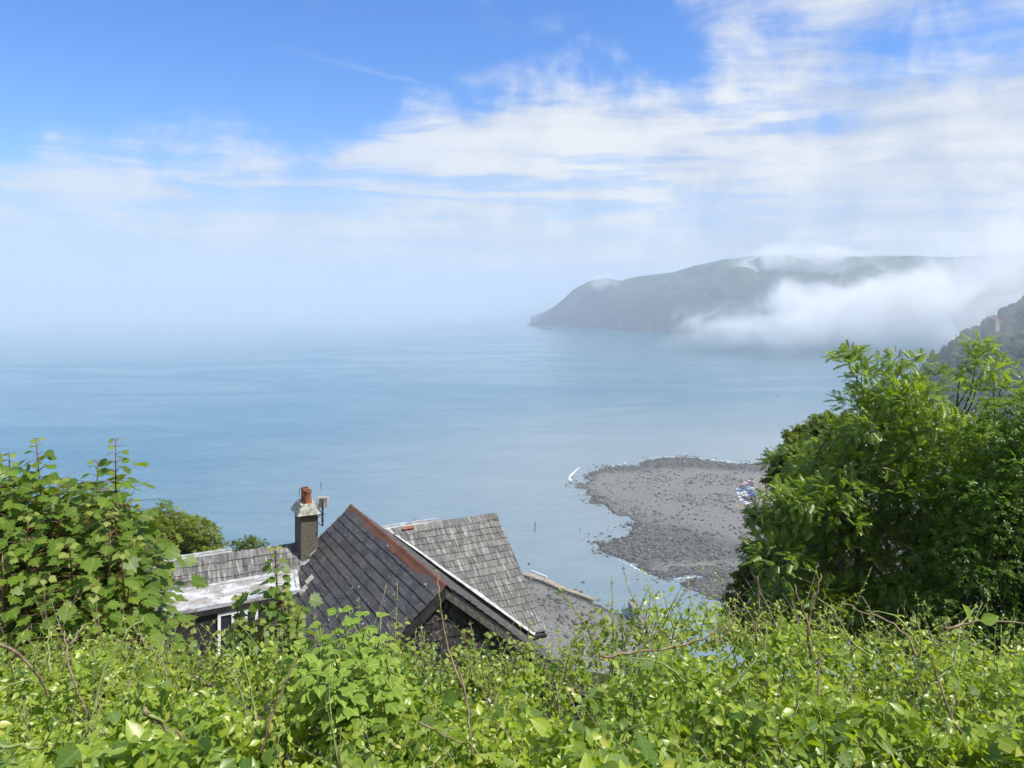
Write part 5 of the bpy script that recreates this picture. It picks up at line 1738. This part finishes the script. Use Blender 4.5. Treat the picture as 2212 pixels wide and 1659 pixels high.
def build_trees():
    # ---- ash
    ash_m = leaf_mat('ash_leaf', (0.036, 0.088, 0.008), (0.150, 0.225, 0.018), (0.44, 0.64, 0.03), .38, .34, .55)
    t = thing('ash_tree', 'tall ash tree with feathery bright green sprays on the right, sea behind its top', 'tree')
    poly = [(1720, 1000), (1800, 960), (1860, 910), (1890, 870), (1960, 845), (2015, 885), (2075, 930), (2150, 940), (2240, 960), (2240, 1120), (2100, 1250), (2050, 1330), (1900, 1380), (1700, 1380), (1660, 1230), (1690, 1120), (1715, 1060)]
    C, Rr = poly_clusters(poly, 190, 13.0, 16.6, .38, .62, 4, .34)
    sprays = [((1822, 775), .26), ((1845, 790), .20), ((1862, 815), .24), ((1840, 765), .18), ((1875, 850), .34), ((1905, 800), .34), ((1950, 785), .34), ((1985, 790), .30), ((1930, 830), .45),
              ((2115, 745), .20), ((2120, 775), .24), ((2130, 805), .30), ((2165, 800), .24), ((2150, 840), .36), ((2100, 845), .3), ((2040, 840), .34), ((2010, 815), .3),
              ((2200, 870), .32), ((1850, 880), .4), ((1800, 940), .4), ((1690, 1060), .26), ((1700, 1090), .3), ((1735, 1040), .30), ((1765, 1060), .3), ((1660, 1130), .3), ((1640, 1110), .2), ((1690, 1120), .35)]
    for (q, rd) in sprays:
        C.append(at(q[0], q[1], 14.2 + .5 * math.sin(q[0] * .07))); Rr.append(rd)
    P, M, S = cluster_leaves(C, Rr, 430, .20, 5, -.05, 1.2, .45, .55, dome=.8)
    T, TF = t_pinnate()
    vis = S / P[:, 1] * (P[:, 0] / P[:, 1] < .655) * (P[:, 1] < 15) * (.2 + (P[:, 2] > H - 6.5))
    vis = vis * (np.random.default_rng(2).random(len(vis)) * .6 + .4)
    split_leaves('leaf', T, TF, P, M, S, ash_m, t, 300, vis, uv=False)
    base = at(1920, 1600, 15.6); base.z = H - hill_h(0, 15.6) - .2
    bm = bmesh.new()
    fork = base + Vector((-.1, .1, 3.0))
    branch(bm, base, fork, .20, .14, .05, 7, 1)
    bm_obj('trunk', bm, M_BARK, t, True)
    limbs = [at(1700, 1200, 15), at(1760, 1010, 15.2), at(1900, 930, 15.2), at(2040, 950, 15), at(2130, 960, 14.8), at(2010, 1150, 14.2), at(1850, 1150, 14.0)]
    ends = []
    for i, e in enumerate(limbs):
        bm = bmesh.new()
        branch(bm, fork, e, .085, .028, .16, 9, i + 3)
        bm_obj('limb', bm, M_BARK, t, True)
        ends.append(e)
    bm = bmesh.new()
    for i, c in enumerate(C):
        e = min(ends, key=lambda q: (q - c).length)
        branch(bm, e, c + Vector((0, 0, .15)), .022, .006, .2, 6, i)
    bm_obj('twigs', bm, M_BARK, t, True)['kind'] = 'stuff'
    for pts in ([(1560, 1332), (1600, 1318), (1640, 1322), (1690, 1310)], [(1610, 1250), (1640, 1295), (1680, 1310), (1740, 1300)], [(1622, 1228), (1650, 1280), (1690, 1300)], [(1700, 1170), (1710, 1215), (1745, 1232), (1770, 1222)], [(1800, 1390), (1840, 1352), (1880, 1340), (1960, 1356)], [(1700, 1240), (1760, 1262), (1800, 1300)], [(1838, 1000), (1850, 1035), (1880, 1055)], [(1905, 1010), (1960, 1025)]):
        bm = bmesh.new()
        tube(bm, smooth([at(a, b, 13.1) for a, b in pts], .012), .017, .007, 6)
        bm_obj('branch', bm, M_DEAD, t, True)
    # ---- rounded tree behind, left edge of the mass
    om = leaf_mat('maple_leaf', (0.034, 0.062, 0.007), (0.105, 0.135, 0.014), (0.30, 0.38, 0.02), .32, .5, .3)
    t = thing('field_maple', 'dense rounded dark green tree at the seaward side of the ash', 'tree')
    poly = [(1800, 900), (1750, 925), (1715, 965), (1690, 1000), (1680, 1040), (1682, 1085), (1650, 1110), (1655, 1150), (1625, 1195), (1630, 1240), (1600, 1280), (1605, 1330), (1640, 1400), (1800, 1400), (1850, 1100), (1850, 930)]
    C, Rr = poly_clusters(poly, 95, 17.2, 19.5, .30, .52, 9, .38)
    for q in ((1760, 895), (1712, 922), (1685, 962), (1662, 1000), (1650, 1030), (1612, 1120), (1598, 1180), (1575, 1262), (1565, 1300), (1745, 930), (1605, 1215), (1650, 985), (1610, 1100), (1560, 1285), (1552, 1315), (1558, 1345), (1580, 1240), (1572, 1370)):
        C.append(at(q[0] + 24, q[1] + 14, 18.0)); Rr.append(.27)
    P, M, S = cluster_leaves(C, Rr, 700, .125, 12, -.15, 1.0, .5, .75, dome=.6)
    split_leaves('leaf_sprig', *t_sprig(6, .24, 3), P, M, S, om, t, 150, S / P[:, 1] * (P[:, 1] < 17.6) * (P[:, 0] / P[:, 1] < .40), uv=False)
    base = at(1700, 1700, 18.5); base.z = H - hill_h(0, 18.5) - .2
    bm = bmesh.new(); branch(bm, base, at(1720, 1200, 18.4), .22, .10, .06, 8, 2)
    bm_obj('trunk', bm, M_BARK, t, True)
    bm = bmesh.new()
    for i, c in enumerate(C):
        branch(bm, at(1720, 1200 + 20 * (i % 5), 18.4), c, .035, .008, .15, 6, i)
    bm_obj('limbs', bm, M_BARK, t, True)['kind'] = 'stuff'
    # ---- dark climber-clad tree at the right edge
    dm = leaf_mat('dark_climber_leaf', (0.026, 0.076, 0.008), (0.105, 0.180, 0.020), (0.30, 0.52, 0.03), .34, .42, .4)
    t = thing('ivy_clad_tree', 'dark tree smothered in climbing greenery at the right edge', 'tree')
    poly = [(2160, 870), (2240, 850), (2330, 860), (2330, 1420), (1900, 1420), (1850, 1360), (1960, 1270), (2040, 1190), (2080, 1080), (2120, 980)]
    C, Rr = poly_clusters(poly, 105, 11.6, 13.2, .30, .48, 15, .34)
    P, M, S = cluster_leaves(C, Rr, 800, .085, 17, -.3, .8, .5, .8, dome=.5)
    split_leaves('leaf_sprig', *t_sprig(5, .26, 7), P, M, S, dm, t, 150, S / P[:, 1] * (P[:, 1] < 12) * (P[:, 0] / P[:, 1] < .655) * (P[:, 2] > H - 4.8), uv=False)
    base = at(2200, 1700, 12.6); base.z = H - hill_h(0, 12.6) - .2
    bm = bmesh.new(); branch(bm, base, at(2220, 1000, 12.4), .22, .09, .05, 9, 5)
    bm_obj('trunk', bm, M_BARK, t, True)
    bm = bmesh.new()
    for i, c in enumerate(C):
        branch(bm, at(2215, 1050 + 60 * (i % 6), 12.4), c, .03, .007, .15, 6, i + 40)
    bm_obj('limbs', bm, M_BARK, t, True)['kind'] = 'stuff'
    # ---- bushes behind and below the house
    bm_ = leaf_mat('olive_bush_leaf', (0.075, 0.115, 0.012), (0.170, 0.210, 0.028), (0.42, 0.50, 0.03), .34, .5, .3)
    for (lab, cs, d, lf, seed, nm, lim) in (
            ('rounded olive-green tree behind the slate wing and the sycamores', [(340, 1130, .8), (385, 1140, .8), (430, 1150, .75), (300, 1150, .9), (355, 1180, .9), (410, 1185, .9), (455, 1180, .55), (260, 1170, 1.0), (210, 1130, .9), (160, 1110, 1.0), (110, 1140, 1.0), (320, 1220, 1.0), (250, 1230, 1.0), (450, 1210, .7), (390, 1225, .9)], 30.0, .13, 61, 'broadleaf_tree', 150),
            ('small dark bush peeping over the slate ridge left of the chimney', [(515, 1178, .28), (540, 1172, .32), (562, 1180, .28), (530, 1195, .4), (505, 1190, .3), (556, 1198, .4), (545, 1168, .14)], 27.0, .085, 63, 'bush', 100)):
        t = thing(nm, lab, 'tree' if nm == 'broadleaf_tree' else 'shrub')
        C = [at(a, b, d + .8 * math.sin(a)) for a, b, c in cs]; Rr = [c for a, b, c in cs]
        P, M, S = cluster_leaves(C, Rr, 850 if d > 28 else 900, lf, seed, -.15, .8, .5, .8)
        split_leaves('leaf_sprig', *t_sprig(6, .22, seed), P, M, S, bm_ if d > 28 else om, t, lim, uv=False)
        lo = Vector((sum(c.x for c in C) / len(C), d, H - hill_h(0, d) - .3))
        bm = bmesh.new()
        hub = lo.lerp(Vector((lo.x, d, sum(c.z for c in C) / len(C))), .75)
        branch(bm, lo, hub, .16, .10, .05, 6, seed)
        bm_obj('trunk', bm, M_BARK, t, True)
        bm = bmesh.new()
        for i, c in enumerate(C): branch(bm, hub, c, .05, .015, .15, 6, i)
        bm_obj('limbs', bm, M_BARK, t, True)['kind'] = 'stuff'
build_trees()
